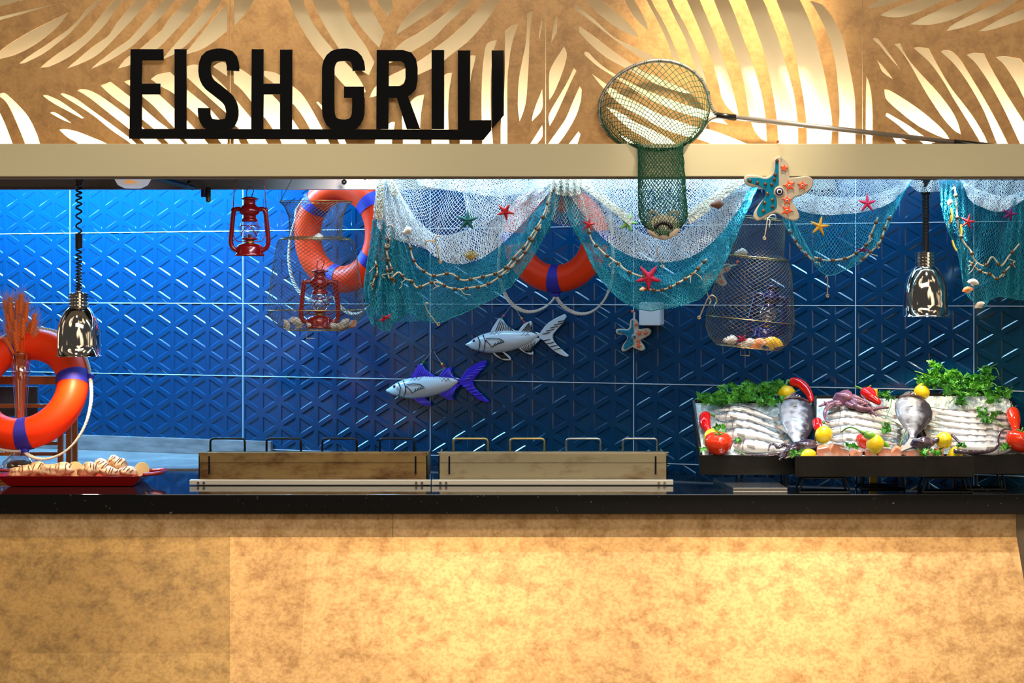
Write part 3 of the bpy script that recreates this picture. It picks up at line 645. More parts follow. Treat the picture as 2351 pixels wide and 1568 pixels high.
lantern('red enamel hurricane lantern hanging alone below the canopy against the blue tiles',M['redp'],M['navyp'],True,P(573,588,8.8))
lantern('red hurricane lantern standing on shells inside the left wire basket',M['redp'],M['redp'],False,P(734,754,8.84),(0,0,.12),1.0)
lantern('dark navy hurricane lantern leaning inside the tilted right wire basket',M['navyp'],M['navyp'],False,P(1754,778,8.75),(0,.16,-.2),.92)
# ---------------- wire-mesh baskets ----------------
def basket(label,px,py,D,prof,rot,rings,nu,bail,sc=1.0):
    u=D/F; t=thing('fishing_basket',label,'basket',(0,0,0)); pr=np.array(prof,float)
    cum=np.r_[0,np.cumsum(np.linalg.norm(np.diff(pr,axis=0),axis=1))]; cum/=cum[-1]
    def fn(a,v):
        r=np.interp(v,cum,pr[:,0]); z=np.interp(v,cum,pr[:,1]); th=2*math.pi*a+.3*v
        return (r*u*math.cos(th),r*u*math.sin(th),z*u)
    tot=np.linalg.norm(np.diff(pr,axis=0),axis=1).sum()
    A,B=netgrid(fn,nu,int(tot/4.6),True); strands('mesh_net',A,B,.0007,M['cage'],t)
    for r,z,th in rings:
        b=MB(); b.tube([(r*u*math.cos(a),r*u*math.sin(a),z*u) for a in np.linspace(0,2*math.pi,48,endpoint=False)],th,6,True); b.build('hoop_wire',M['brass'],t,smooth=True)
    if bail:
        b=MB(); b.tube(crv(bail,24)*u,.0016,5); b.build('bail_wire',M['cage'],t,smooth=True)
    b=MB(); b.tube(np.array([(-18,-30,-3),(-18,-32,-16),(2,-32,-16),(2,-30,-3)])*u,.0014,5); b.build('latch_wire',M['brass'],t)
    t.location=P(px,py,D); t.rotation_euler=rot; return t
basket('upright gilt wire and net fish basket at left, holding a red lantern and shells',725,760,8.85,
 [(0,0),(70,2),(92,16),(108,36),(112,48),(104,110),(96,165),(88,205),(80,212),(62,216),(60,225),(62,262),(72,286),(84,297)],(0,0,0),
 [(112,48,.0016),(84,297,.0018),(62,216,.0014),(82,211,.0018),(70,2,.0018)],44,[(-82,0,297),(-78,0,304),(-62,0,335),(-48,0,362)])
basket('tilted gilt wire and net fish basket at right, holding the navy lantern and bright shells',1716,800,8.75,
 [(0,0),(72,2),(90,18),(100,40),(102,66),(94,120),(84,180),(74,206),(66,214),(62,218),(60,260),(57,301)],(0,.10,0),
 [(102,66,.0016),(57,301,.0018),(74,209,.0022),(72,2,.0018)],42,[(57,0,301),(40,0,340),(30,0,372),(26,0,392)])
# shells in the baskets
def scallop(m,sz=.03):
    b=MB(); V=[];Fc=[];n=22;k=7
    for i in range(k+1):
        f=i/k
        for j in range(n+1):
            a=math.radians(-70+140*j/n); rr=sz*f*(1-.04*abs(math.sin(j*math.pi/2)))
            V.append((rr*math.sin(a),-sz*.32*math.sin(math.pi*min(1,f*.9))*(1-.25*abs(math.sin(a)))-.0012*(j%2)*f,rr*math.cos(a)))
    for i in range(k):
        for j in range(n): Fc.append((i*(n+1)+j,i*(n+1)+j+1,(i+1)*(n+1)+j+1,(i+1)*(n+1)+j))
    b.add(V,Fc); b.add([(x,y*.2+.003,z) for x,y,z in V],[f[::-1] for f in Fc]); b.ball((0,0,0),sz*.22,sz*.1,sz*.12,8,5); return b
def shell(label,m,px,py,D,size,roll,group=None,tilt=0):
    b=scallop(m,size); o=b.build('sea_shell',m); o.data.transform(Matrix.Translation(o.location)); o.location=P(px,py,D); o.rotation_euler=(tilt,roll,0); o.data.shade_smooth(); tag(o,label,'shell',group); return o
def conch(label,m,px,py,D,size,roll,group=None):
    b=MB(); pr=[(0,-.5),(.12,-.42),(.2,-.3),(.16,-.26),(.3,-.1),(.26,-.05),(.38,.12),(.3,.3),(.14,.48),(0,.55)]
    b.lathe([(r*size,z*size) for r,z in pr],n=14); o=b.build('sea_shell',m,smooth=True); o.data.transform(Matrix.Translation(o.location)); o.location=P(px,py,D); o.rotation_euler=(.2,roll,.3); tag(o,label,'shell',group); return o
gs='shells lying in the left basket'
lb=['pale flat shell at the far left end of the left basket floor','bluish white round shell standing left of the red lantern','brownish white shell just left of the red lantern base','small cream shell tucked at the foot of the red lantern','cream spiral shell right of the red lantern base','brown and orange spiral shell in the middle of the right-hand heap','pale orange scallop at the right end of the left basket floor','rust striped spiral shell near the right rim of the left basket floor']
pts=[(652,748,'shellw',.026,1.2),(676,744,'shellw',.030,.2),(692,752,'shellw',.026,-.6),(707,753,'shellw',.022,.9),(760,751,'shellw',.05,1.2),(778,750,'shello',.05,1.9),(796,749,'shellw',.032,-.8),(808,745,'shello',.045,1.0)]
for k,(x,y,m_,s_,r_) in enumerate(pts):
    (shell if s_<.04 else conch)(lb[k],M[m_],x,y,8.80+.02*(k%3),s_,r_)
conch('pale spiral shell caught on the shoulder of the left basket',M['shellw'],729,545,8.74,.045,1.4)
conch('pale twisted shell caught on the shoulder of the right basket',M['shellw'],1700,581,8.70,.055,1.45)
shell('bright yellow scallop standing at the right end of the right basket',M['shelly'],1772,800,8.67,.048,.1)
shell('orange striped scallop beside the yellow one in the right basket',M['shello'],1745,800,8.66,.042,-.4)
shell('pale ribbed scallop in the middle of the right basket floor',M['shellw'],1722,798,8.66,.038,-.2)
conch('pink and white spiral shell at the left end of the right basket floor',M['shellw'],1676,781,8.70,.06,1.5)
conch('deep orange spiral shell under the red starfish in the right basket',M['shello'],1704,793,8.68,.04,1.8)
# ---------------- heat lamps ----------------
def heatlamp(label,px,ytop,yb,D,coil,topy,r=50,warm=6):
    u=D/F; t=thing('heat_lamp',label,'lamp',P(px,yb,D)); o=t.location; H=yb-ytop
    b=MB(); pr=[(r+4,0),(r+3,2.5),(r,4),(r,H*.25),(r-.5,H*.45),(r-3,H*.62),(r-9,H*.78),(r-18,H*.92),(r-25,H),(r-26,H),(r-20,H*.9),(r-10,H*.75),(r-4,H*.5),(r-2,H*.2),(r-1.5,4)]
    b.lathe([(a*u,z*u) for a,z in pr],o,44); b.build('lamp_shade',M['chrome'],t,smooth=True)
    b=MB(); nr=r*.46; z=H-2; pr=[(nr*.9,z)]
    for k in range(4): pr+=[(nr,z+1),(nr,z+5.2),(nr*.86,z+5.6),(nr*.86,z+7.2)]; z+=7.6
    pr+=[(nr,z),(nr,z+4),(nr*.7,z+6),(0,z+6)]; b.lathe([(a*u,q*u) for a,q in pr],o,32); b.build('vented_collar',M['chrome'],t)
    z+=6; b=MB(); b.lathe([(6.5*u,z*u),(6.5*u,(z+5)*u),(3.5*u,(z+6)*u),(3.5*u,(z+16)*u),(0,(z+16)*u)],o,12); b.build('cord_grip',M['steel'],t,smooth=True)
    b=MB(); b.lathe([(0,H*.35*u),(14*u,H*.45*u),(16*u,H*.6*u),(10*u,H*.8*u),(0,H*.85*u)],o,16); b.build('bulb',M['bulb'],t,smooth=True)
    zt=yb-topy; b=MB()
    if coil:
        pts=[];n0=(zt-z)/9.6; N=700
        for k in range(N):
            f=k/(N-1); zz=z+4+(zt-z-16)*f; pinch=1 if not (.40<f<.48) else .3
            a=2*math.pi*26*(f*.9+.1*math.sin(f*5)); rr=6.3*pinch; pts.append(o+Vector((rr*math.cos(a),rr*math.sin(a)*.8,zz))*u)
        b.tube(pts,2.2*u,5); b.build('coiled_cord',M['black'],t,smooth=True)
        b=MB(); b.lathe([(0,(yb-570)*u),(8.5*u,(yb-570)*u),(8.5*u,(yb-537)*u),(0,(yb-537)*u)],o,14); b.build('cord_sleeve',M['black'],t)
        b=MB(); b.lathe([(0,(zt-14)*u),(9*u,(zt-14)*u),(9*u,(zt-7)*u),(14*u,zt*u),(15*u,(zt+12)*u),(0,(zt+12)*u)],o,20); b.build('ceiling_rose',M['black'],t,smooth=True)
    else:
        pr=[];zz=z
        pr=[(7.5*u,z*u),(7.5*u,(yb-545)*u)]
        q=yb-545
        while q<yb-446: pr+=[(8.2*u,q*u),(8.2*u,(q+4.5)*u),(7.0*u,(q+5)*u),(7.0*u,(q+7)*u)]; q+=7.4
        b.lathe(pr,o,16); b.build('ribbed_cord',M['black'],t)
        b=MB(); b.lathe([(0,(yb-444)*u),(10*u,(yb-446)*u),(13*u,(yb-436)*u),(27*u,(yb-411)*u),(28*u,(yb-395)*u),(0,(yb-395)*u)],o,24); b.build('ceiling_rose',M['black'],t,smooth=True)
    l=bpy.data.lights.new('lamp_light','SPOT'); l.energy=warm; l.color=(1,.72,.42); l.spot_size=math.radians(110); l.shadow_soft_size=.03; lo=bpy.data.objects.new('lamp_light',l); COL.objects.link(lo); lo.parent=t; lo.location=(0,0,12*u)
    return t
heatlamp('polished dome heat lamp on a coiled black cord, hanging over the tray of grilled fish',181,706,818,8.78,True,412,50,15)
heatlamp('polished dome heat lamp on a ribbed black cord, hanging above the raw fish',2125,612,727,8.55,False,412,51,10)
# ---------------- ceramic fish ----------------
FO=[[(0,50),(12,41),(24,33),(40,26),(60,21),(86,17),(110,18),(140,19),(166,22),(172,26),(160,38),(146,49),(120,60),(96,66),(70,70),(46,69),(26,64),(8,58)]]
def cfish(label,x0,y0,fin,rib,body_sc=1.0):
    """x0,y0 = snout position on the photo, wall mounted"""
    t=thing('ceramic_fish',label,'wall ornament',wallpt(x0+100,y0-10,.02))
    R_=lambda l:[(x0+x,y0+y-50) for x,y in l]
    fins={'dorsal_fin':[(58,22),(62,12),(76,-10),(84,-9),(92,3),(104,12),(118,20),(118,28),(60,28)],
          'rear_dorsal_fin':[(120,22),(134,3),(150,-4),(152,2),(149,14),(156,22),(172,25),(172,30),(118,28)],
          'tail_fin':[(170,26),(186,4),(206,-10),(228,-20),(232,-14),(222,2),(208,18),(200,30),(204,44),(222,62),(237,75),(232,78),(212,70),(194,56),(178,40),(170,36)],
          'pelvic_fin':[(60,66),(72,78),(90,86),(104,86),(102,78),(90,68),(76,64)],
          'anal_fin':[(122,58),(132,66),(148,73),(156,72),(152,58),(166,44),(172,38),(160,36)]}
    for nme,pl in fins.items():
        f=shape(nme,[smoothpoly(R_(pl),60)],fin,t,off=.016,thick=.010,bev=.002)
        b=MB(); c=np.array(pl,float); ax=c.mean(0); n=9
        # ribs raised on the fin, fanned between its long edges
        base={'dorsal_fin':((66,26),(112,24),(80,-7),(104,12)),'rear_dorsal_fin':((126,24),(164,26),(146,0),(152,18)),'tail_fin':((180,22),(182,40),(226,-14),(230,74)),'pelvic_fin':((66,68),(84,68),(84,82),(100,83)),'anal_fin':((128,58),(160,42),(140,68),(152,68))}[nme]
        for k in range(n):
            f_=k/(n-1)
            if nme=='tail_fin':
                # transverse ribs over both lobes
                s_=-1 if k<5 else 1; q=(k if k<5 else k-5)/4
                cx,cy=184+36*q,(24-28*q if s_<0 else 40+26*q); a_=np.array([cx-6+0*q,cy-5*s_]); b2=np.array([cx+9-3*q,cy-1+6*s_*.4])
                a_=np.array([cx-8,cy+2]); b2=np.array([cx+10,cy-2])
            else:
                a_=np.array(base[0])*(1-f_)+np.array(base[1])*f_; b2=np.array(base[2])*(1-f_)+np.array(base[3])*f_
            b.tube([wallpt(x0+a_[0],y0+a_[1]-50,.021),wallpt(x0+(a_[0]+b2[0])/2,y0+(a_[1]+b2[1])/2-50,.0222),wallpt(x0+b2[0],y0+b2[1]-50,.021)],.0024 if fin is M['blueg'] else .0019,5)
        r_=b.build('fin_ribs',rib,f,smooth=True)
    # domed body
    out=smoothpoly(FO[0],80,5); c=np.array(out); n=len(c); b=MB(); V=[];Fc=[]
    xs=c[:,0]
    up=c[np.argmin(xs):np.argmax(xs)+1] if np.argmin(xs)<np.argmax(xs) else None
    top=np.array(FO[0][:10]); bot=np.array([FO[0][0]]+FO[0][:9:-1]+[FO[0][9]])
    tc_=crv(top,26); bc_=crv(bot[:],26); K=12
    for i in range(26):
        x=172*i/25; zt_=np.interp(x,tc_[:,0],tc_[:,1]); zb_=np.interp(x,bc_[:,0],bc_[:,1]); hh=max(zb_-zt_,1.5)
        for k in range(K+1):
            a=math.pi*k/K; yy=(zt_+zb_)/2-math.cos(a)*hh/2; V.append(wallpt(x0+x,y0+yy-50,.012+.034*math.sin(a)*min(1,hh/46)))
    for i in range(25):
        for k in range(K): Fc.append((i*(K+1)+k,(i+1)*(K+1)+k,(i+1)*(K+1)+k+1,i*(K+1)+k+1))
    b.add(V,[f[::-1] for f in Fc]); b.build('body',M['ceramic'],t,smooth=True)
    def ink(pts,r=.0016,off=.047): 
        b=MB(); b.tube([wallpt(x0+x,y0+y-50,o_) for x,y,o_ in pts],r,5); return b
    for pts in ([(28,32,.03),(33,44,.044),(32,56,.042),(28,64,.028)],[(40,28,.03),(45,42,.0455),(44,56,.044),(40,67,.026)],[(1,54,.018),(7,55,.024)]):
        ink(pts,.0024).build('gill_line',M['blk'],t)
    for pts in ([(46,37,.046),(62,35,.047),(78,36,.0475),(88,43,.047)],[(46,40,.046),(56,50,.048),(60,56,.046)],[(60,56,.046),(72,49,.048),(88,44,.047)],[(66,51,.048),(69,46,.048)],[(72,49,.048),(76,43,.048)],[(78,47,.048),(82,41,.048)]):
        ink(pts,.0018).build('pectoral_line',M['blk'],t)
    b=MB()
    for k in range(10):
        x=58+k*9; b.tube([wallpt(x0+x,y0+18-50+k*.3,.026),wallpt(x0+x+9,y0+27-50+k*.3,.038)],.0009,4); b.tube([wallpt(x0+x+7,y0+18-50+k*.3,.026),wallpt(x0+x-2,y0+27-50+k*.3,.038)],.0009,4)
    b.build('scale_lines',M['blk'],t)
    e=wallpt(x0+19,y0+41-50,.040)
    b=MB(); b.ball(e,.0075,.004,.0085,12,8); ey=b.build('eye',M['eyew'],t,smooth=True); b=MB(); b.ball(e+Vector((0,-.003,0)),.005,.003,.006,10,6); b.build('pupil',M['eyeb'],ey,smooth=True)
    # hanging string with beads
    nx,ny=x0+107,y0-93
    nail=wallpt(nx,ny,.02)
    b=MB(); b.tube([wallpt(x0+80,y0-57,.02),nail,wallpt(x0+138,y0-46,.02)],.0009,4); sg_=b.build('string',M['twine'],t)
    b=MB(); b.ball(nail,.005); b.build('nail',M['black'],t,smooth=True)
    cols=[((.8,.05,.35),.25,0),((.0,.3,.03),.13,0),((.85,.3,.01),.30,1),((.6,.02,.02),.12,1)]
    if fin is M['blueg']: cols=[((.0,.3,.05),.22,0),((.1,.4,.8),.06,0),((.9,.6,.02),.30,1),((.6,.02,.02),.2,1)]
    for cc,f_,sd in cols:
        e_=wallpt(x0+80,y0-57,.02) if not sd else wallpt(x0+138,y0-46,.02)
        b=MB(); b.ball(e_.lerp(nail,f_),.0055,n=10,m=7); b.build('bead',mat('glass_bead',cc,.2),t,smooth=True)
    return t
cfish('white ceramic fish with black-striped fins, hung higher and further right on the tiles',1069,791,M['ceramic'],M['blk'])
cfish('ceramic fish with cobalt blue fins and tail, hung lower and further left on the tiles',886,896,M['blueg'],mat('blue_rib',(.07,.05,.8),.12,coat=.6))
# ---------------- ceramic starfish ----------------
BIG=[(787,358),(797,360),(806,370),(811,385),(812,408),(835,406),(852,404),(864,410),(867,422),(860,436),(840,448),(822,455),(820,465),(828,478),(835,495),(832,504),(820,507),(800,500),(783,490),(770,493),(752,503),(738,507),(730,500),(731,488),(740,472),(750,460),(757,450),(757,438),(745,430),(720,428),(709,418),(708,408),(715,402),(735,402),(757,406),(769,400),(774,385),(776,368)]
BLUE=[(782,365),(787,366),(788,400),(788,420),(787,425),(778,432),(776,445),(782,452),(783,476),(765,488),(745,499),(738,492),(740,478),(752,458),(758,446),(756,434),(740,426),(716,418),(714,411),(720,408),(740,408),(760,411),(774,402),(779,390),(780,372)]
def mini(cx,cy,r,rot): return [(cx+(r if k%2==0 else r*.42)*math.sin(math.radians(rot+36*k)),cy-(r if k%2==0 else r*.42)*math.cos(math.radians(rot+36*k))) for k in range(10)]
def cstar(label,tr,D=None,off=None,loc=None):
    kw=lambda o,th,bv: dict(D=D-o,thick=th,bev=bv) if D else dict(off=off+o,thick=th,bev=bv)
    pt=lambda x,y,o:(P(*tr(x,y),D-o) if D else wallpt(*tr(x,y),off+o)); k_=np.linalg.norm(np.array(tr(800,400))-np.array(tr(700,400)))/100
    t=thing('ceramic_starfish',label,'wall ornament',pt(787,440,0))
    T_=lambda l:[tr(x+1000*(x<1000),y) for x,y in l]
    shape('star_body',[smoothpoly(T_(BIG),70,3)],M['ceramicw'],t,**kw(.006,.016,.005*k_))
    shape('blue_inlay',[smoothpoly(T_(BLUE),70,3)],M['turq'],t,**kw(.0145,.004,.001))
    for (x,y) in [(784,369),(780,401),(778,412),(722,415),(739,420),(757,423),(772,424),(762,445),(755,466),(774,459),(774,475),(753,484)]:
        b=MB(); b.ball(pt(x+1000,y,.017),.0068*k_,.004*k_,.0078*k_,10,7); b.build('pebble',M['stone_b'],t,smooth=True)
    for (x,y,r,ro) in [(800,386,10,10),(812,426,15,-15),(842,426,13,5),(807,460,12,0),(807,483,15,25)]:
        s_=shape('orange_star',[smoothpoly([tr(*q) for q in mini(x+1000,y,r,ro)],100,2)],M['orangeg'],t,**kw(.016,.005,.0012))
        if r>10 :
            e=pt(x+1000,y,.019); b=MB(); b.ball(e,.0048*k_,.002,.0048*k_,12,6); eo=b.build('eye',M['eyew'],s_,smooth=True); b=MB(); b.ball(e+Vector((0,-.0015,0)),.0028*k_,.0015,.0028*k_,10,6); b.build('pupil',M['eyeb'],eo,smooth=True)
    e=pt(1789,440,.017)
    for nme,r,dy,mm in (('eye_socket',.021,0,'ceramicw'),('eye_disc',.0155,-.004,'eyeb'),('eye_white',.0105,-.0065,'eyew'),('pupil',.007,-.0085,'blk')):
        b=MB(); b.ball(e+Vector((0,dy,0)),r*k_,.004,r*k_,20,8); b.build(nme,M[mm],t,smooth=True)
    b=MB(); b.tube([pt(1793,365,.016),pt(1791,345,.012),pt(1793,328,.008)],.0018,5); b.tube([pt(1793,365,.016),pt(1796,345,.012),pt(1797,328,.008)],.0018,5); b.build('hanging_twine',M['twine'],t)
    b=MB(); b.ball(pt(1786,325,.012),.006); b.build('bead',M['orangeg'],t,smooth=True)
    return t
cstar('large ceramic starfish, half turquoise and half cream, hanging over the front of the beam',lambda x,y:(x,y),D=8.322)
def trf(cx,cy,s,a):
    ca,sa=math.cos(a),math.sin(a)
    return lambda x,y:(cx+((x-1787)*ca-(y-435)*sa)*s,cy+((x-1787)*sa+(y-435)*ca)*s)
cstar('small ceramic starfish hanging alone on the tiles beside the white box',trf(1455,770,.50,-.05),off=.02)
cstar('small ceramic starfish behind the teal net edge, next to the right basket',trf(1642,622,.50,1.2),D=8.95)
# ---------------- white wall box ----------------
b=MB(); s1,z1=sz(1477,747); s2,z2=sz(1526,694)
t=thing('wall_box','small white plastic box fixed to the tiles behind the lower edge of the middle net','junction box',szp((s1+s2)/2,z1,.03))
b.hexa([szp(s1,z1,.0),szp(s2,z1,.0),szp(s2,z1,.052),szp(s1,z1,.052)],[szp(s1,z2,.0),szp(s2,z2,.0),szp(s2,z2,.052),szp(s1,z2,.052)]); b.build('housing',M['box'],t,bev=.008)
b=MB(); b.hexa([szp(s1+.002,z1+.002,.0525),szp(s2-.002,z1+.002,.0525),szp(s2-.002,z1+.002,.056),szp(s1+.002,z1+.002,.056)],[szp(s1+.002,z2-.002,.0525),szp(s2-.002,z2-.002,.0525),szp(s2-.002,z2-.002,.056),szp(s1+.002,z2-.002,.056)]); b.build('cover',M['box'],t,bev=.001)
# ---------------- griddles ----------------
def griddle(label,x0,x1,yt,m,hx,hm,dy=0,yr=1101):
    Df=8.76; z0=.915; zt_=EZ-(yt-HY)*Df/F; X0=P(x0,0,Df).x; X1=P(x1,0,Df).x; Db=9.12
    t=thing('griddle_pan',label,'griddle',((X0+X1)/2,Df,.9))
    b=MB(); th=.004
    b.box(X0,X1,Df,Df+th,z0,zt_); b.box(X0,X1,Db-th,Db,z0,zt_-.02); b.box(X0,X0+th,Df,Db,z0,zt_-.01); b.box(X1-th,X1,Df,Db,z0,zt_-.01); b.box(X0,X1,Df,Db,z0,z0+.004)
    b.build('pan_body',m,t)
    b=MB(); b.box(X0+.006,X1-.006,Df-.0035,Df-.0003,zt_-.038,zt_-.001); b.box(X0-.006,X1+.006,Df-.003,Df+.03,zt_,zt_+.003); b.build('folded_rim',m,t,bev=.001)
    for x in (X0+.043,X1-.047):
        b=MB(); b.box(x-.0035,x+.0035,Df-.006,Df-.0038,zt_-.085,zt_-.012); b.build('slot',M['blk'],t,bev=.002)
    for k,hxx in enumerate(hx):
        Dh=9.0; pl=P(hxx,1038,Dh); pr=P(hxx+79,1038,Dh); h=.056; c=[pl+Vector((0,0,-.08)),pl+Vector((0,0,h-.012)),pl+Vector((.004,0,h-.003)),pl+Vector((.014,0,h)),pr+Vector((-.014,0,h)),pr+Vector((-.004,0,h-.003)),pr+Vector((0,0,h-.012)),pr+Vector((0,0,-.08))]
        b=MB(); b.tube(c,.0045,8); b.build('handle',hm if k<2 or hm is M['wire'] else M['steel'],t,smooth=True)
    t2=thing('steel_rail','',"rail",((X0+X1)/2,8.7,.9))
    xa=P(435 if x0<900 else 991,0,8.70).x; xb=P(989 if x0<900 else 1546,0,8.70).x
    b=MB(); b.box(xa,xb,8.70,8.735,.903,.9225); b.build('rail_bar',M['railm'],t2,bev=.0015)
    for x in (xa+.035,xa+.058,xb-.058,xb-.035):
        b=MB(); b.tube([(x,8.7,.912),(x,8.694,.912)],.0055,6); b.build('bolt',M['steel'],t2)
    b=MB(); b.box(xa+.03,xb-.03,8.70,8.735,.9,.903); b.build('rail_foot',M['black'],t2)
    t2['label']='flat stainless rail lying in front of the %s griddle pan'%('left' if x0<900 else 'right')
griddle('rust-stained steel griddle pan with four dark wire handles, left of the pair',456,981,1040,M['oldsteel2'],(483,612,740,872),M['wire'])
griddle('cleaner beige steel griddle pan with four bare wire handles, right of the pair',1007,1532,1040,M['oldsteel'],(1041,1171,1300,1430),M['brass'])
# ---------------- left side: rack, vase, tray ----------------
t=thing('wooden_rack','varnished wooden slatted rack at the far left behind the life ring','rack',P(60,1100,9.25))
for x,d in ((138,9.15),(157,9.3),(171,9.42)):
    a=P(x,0,d).x; b=MB(); b.box(a-.011,a+.011,d,d+.022,.9,EZ-(868-HY)*d/F); b.build('post',M['wood'],t,bev=.002)
for y in (873,932,1018,1042):
    d=9.2; z=EZ-(y-HY)*d/F; b=MB(); hh=.018 if y in (873,) else .008
    b.box(P(-60,0,d).x,P(131,0,d).x,d,d+.02,z-hh,z+hh); b.build('rail',M['wood'],t,bev=.002)
b=MB(); b.box(P(-60,0,9.26).x,P(86,0,9.26).x,9.26,9.272,EZ-(955-HY)*9.26/F,EZ-(888-HY)*9.26/F); b.build('slate_panel',M['slate'],t,bev=.001)
b=MB(); b.box(P(-160,0,9.0).x,P(112,0,9.0).x,8.9,9.22,.9,.922); tag(b.build('serving_board',M['wood'],bev=.003),'varnished wooden board under the vase of wheat at the far left','board')
# vase with wheat
vb=P(48,1083,9.04); vb.z=.9225; u=9.04/F
t=thing('glass_vase','clear trumpet-shaped glass vase holding orange wheat, passing through the life ring','vase',vb)
H=(EZ-(811-HY)*u)-vb.z
pr=[(0,.004),(.075,.004),(.082,.02),(.075,.045),(.05,.07),(.026,.09),(.021,.11),(.023,.2),(.028,.30),(.036,.38),(.042,H),(.040,H)]
b=MB(); b.lathe(pr,vb,30); b.build('vase_body',M['glass'],t,smooth=True)
b=MB(); b.tube([vb+Vector((.042*math.cos(a),.042*math.sin(a),H)) for a in np.linspace(0,6.283,32,endpoint=False)],.0018,6,True); b.build('rim',M['glass'],t,smooth=True)
b=MB(); b.ball(vb+Vector((0,0,.03)),.055,.05,.022,16,8,fn=lambda q:1+.12*math.sin(q.x*17+q.z*9)); tag(b.build('dried_moss',mat('brown_moss',(.12,.07,.02),.9,noise=((.3,.2,.05),60,.4,.6)),smooth=True),'brown dried moss in the foot of the glass vase','moss')
WH=[]
def wheatstalk(dx,dy,top,k):
    base=vb+Vector((dx*.15,dy*.15,.1)); mid=vb+Vector((dx*.5,dy*.5,.47)); tp=vb+Vector((dx,dy,top))
    c=crv([base,mid,tp],14); b=MB(); b.tube(c,.0014,4); d=(tp-mid).normalized()
    t=thing('wheat_stalk','dyed orange wheat stalk standing in the glass vase','wheat',vb,'orange wheat stalks in the vase')
    b.build('stem',M['wheat'],t); WH.append((dx,top,t))
    b=MB(); aw=MB()
    for i in range(11):
        p=tp+d*(i*.0072-.01)
        for s in (0,1,2):
            a=2*math.pi*s/3+i*1.1; o=Vector((math.cos(a)*.005,math.sin(a)*.005,.002)); q=d.to_track_quat('Z','Y').to_matrix()
            b.ball(p+o,.0055,.0055,.009,6,4,rot=q)
            if i>1: 
                e=p+o+d*.055+Vector((math.cos(a)*.012,math.sin(a)*.012,0))*(1.0+random.random()*.8); aw.tube([p+o,e],[.0006,.0002],3,cap=False)
    b.build('seed_head',M['wheat'],t,smooth=True); aw.build('awns',M['awn'],t)
random.seed(3)
for k in range(46):
    a=random.random()*6.283; r=.02+.072*math.sqrt(random.random()); h_=random.random(); q_=.62+.38*h_; wheatstalk(math.cos(a)*r*.72*q_,math.sin(a)*r*.45*q_,.50+.185*h_-.2*r*h_,k)
for key,l_ in ((lambda w:w[1],'tallest of the dyed orange wheat stalks in the glass vase'),(lambda w:w[0],'rightmost dyed orange wheat stalk, leaning out of the glass vase'),(lambda w:-w[0],'leftmost dyed orange wheat stalk, leaning out of the glass vase')):
    w_=max(WH,key=key); WH.remove(w_); w_[2]['label']=l_
for w_ in WH: w_[2]['label']='dyed orange wheat stalk within the dense bunch in the glass vase'
# red serving tray
Dt=8.72
t=thing('serving_tray','shallow red tray with side handles holding grilled fish at the left end of the counter','tray',P(180,1100,8.72))
X0,X1=P(2,0,Dt).x,P(332,0,Dt).x; xb0,xb1=P(20,0,8.66).x,P(305,0,8.66).x; zt_=EZ-(1092-HY)*8.66/F
b=MB(); yb0,yb1=8.665,8.93
out=[(X0,8.635,zt_),(X1,8.635,zt_),(X1,8.97,zt_),(X0,8.97,zt_)]; inn=[(xb0,yb0,.902),(xb1,yb0,.902),(xb1,yb1,.902),(xb0,yb1,.902)]
ii=[(x+(.004 if x<-1.5 else -.004),y+(.004 if y<8.8 else -.004),z) for x,y,z in out]; io=[(x+(.004 if x<-1.5 else -.004),y+(.004 if y<8.8 else -.004),.906) for x,y,z in inn]
b.add(out+inn+ii+io,[(0,1,5,4),(1,2,6,5),(2,3,7,6),(3,0,4,7),(4,5,6,7),(8,12,13,9),(9,13,14,10),(10,14,15,11),(11,15,12,8),(15,14,13,12),(0,8,9,1),(1,9,10,2),(2,10,11,3),(3,11,8,0)])
b.build('tray_body',M['redtray'],t,bev=.001)
for s in (0,1):
    xo=X1 if s else X0; d=1 if s else -1; b=MB(); c=[(xo-.004*d,8.70,zt_),(xo+.052*d,8.715,zt_+.004),(xo+.062*d,8.74,zt_+.005),(xo+.062*d,8.86,zt_+.005),(xo+.052*d,8.885,zt_+.004),(xo-.004*d,8.90,zt_)]
    b.tube(crv(c,24),.008,8); b.build('handle',M['redtray'],t,smooth=True)
# grilled fillets
def fillet(label,px,py,D,L,Hh,roll,seed):
    rr=random.Random(seed); ph=rr.random()*6
    t=thing('grilled_fillet',label,'grilled fish',(0,0,0)); b=MB()
    b.ball((0,0,0),L/2,.045,Hh/2,20,12,fn=lambda q:1+.10*math.sin(q.x*5+ph)+.07*math.sin(q.z*7+q.x*3+ph)+.04*math.sin(q.y*13)); b.build('fillet_body',M['grill'],t,smooth=True)
    for k in range(5):
        f=-.6+1.2*k/4+rr.uniform(-.1,.1); x=f*L/2; b=MB(); hh=Hh/2*math.sqrt(max(.1,1-f*f)); pts=[]
        a0_,a1_=rr.uniform(-.1,.6),rr.uniform(1.0,1.6)
        for a in np.linspace(a0_,a1_,9):
            q=Vector((x/(L/2)+.1*math.sin(a),-math.cos(a)*math.sqrt(max(0,1-f*f)),math.sin(a)*math.sqrt(max(0,1-f*f)))); e=1+.10*math.sin(q.x*5+ph)+.07*math.sin(q.z*7+q.x*3+ph)+.04*math.sin(q.y*13)
            pts.append((q.x*L/2*e,q.y*.045*e,q.z*Hh/2*e))
        b.tube(pts,[.0005]+[.002]*7+[.0004],5); b.build('char_line',M['char'],t,smooth=True)
    t.location=P(px,py,D); t.rotation_euler=(0,roll,rr.uniform(-.3,.3)); return t
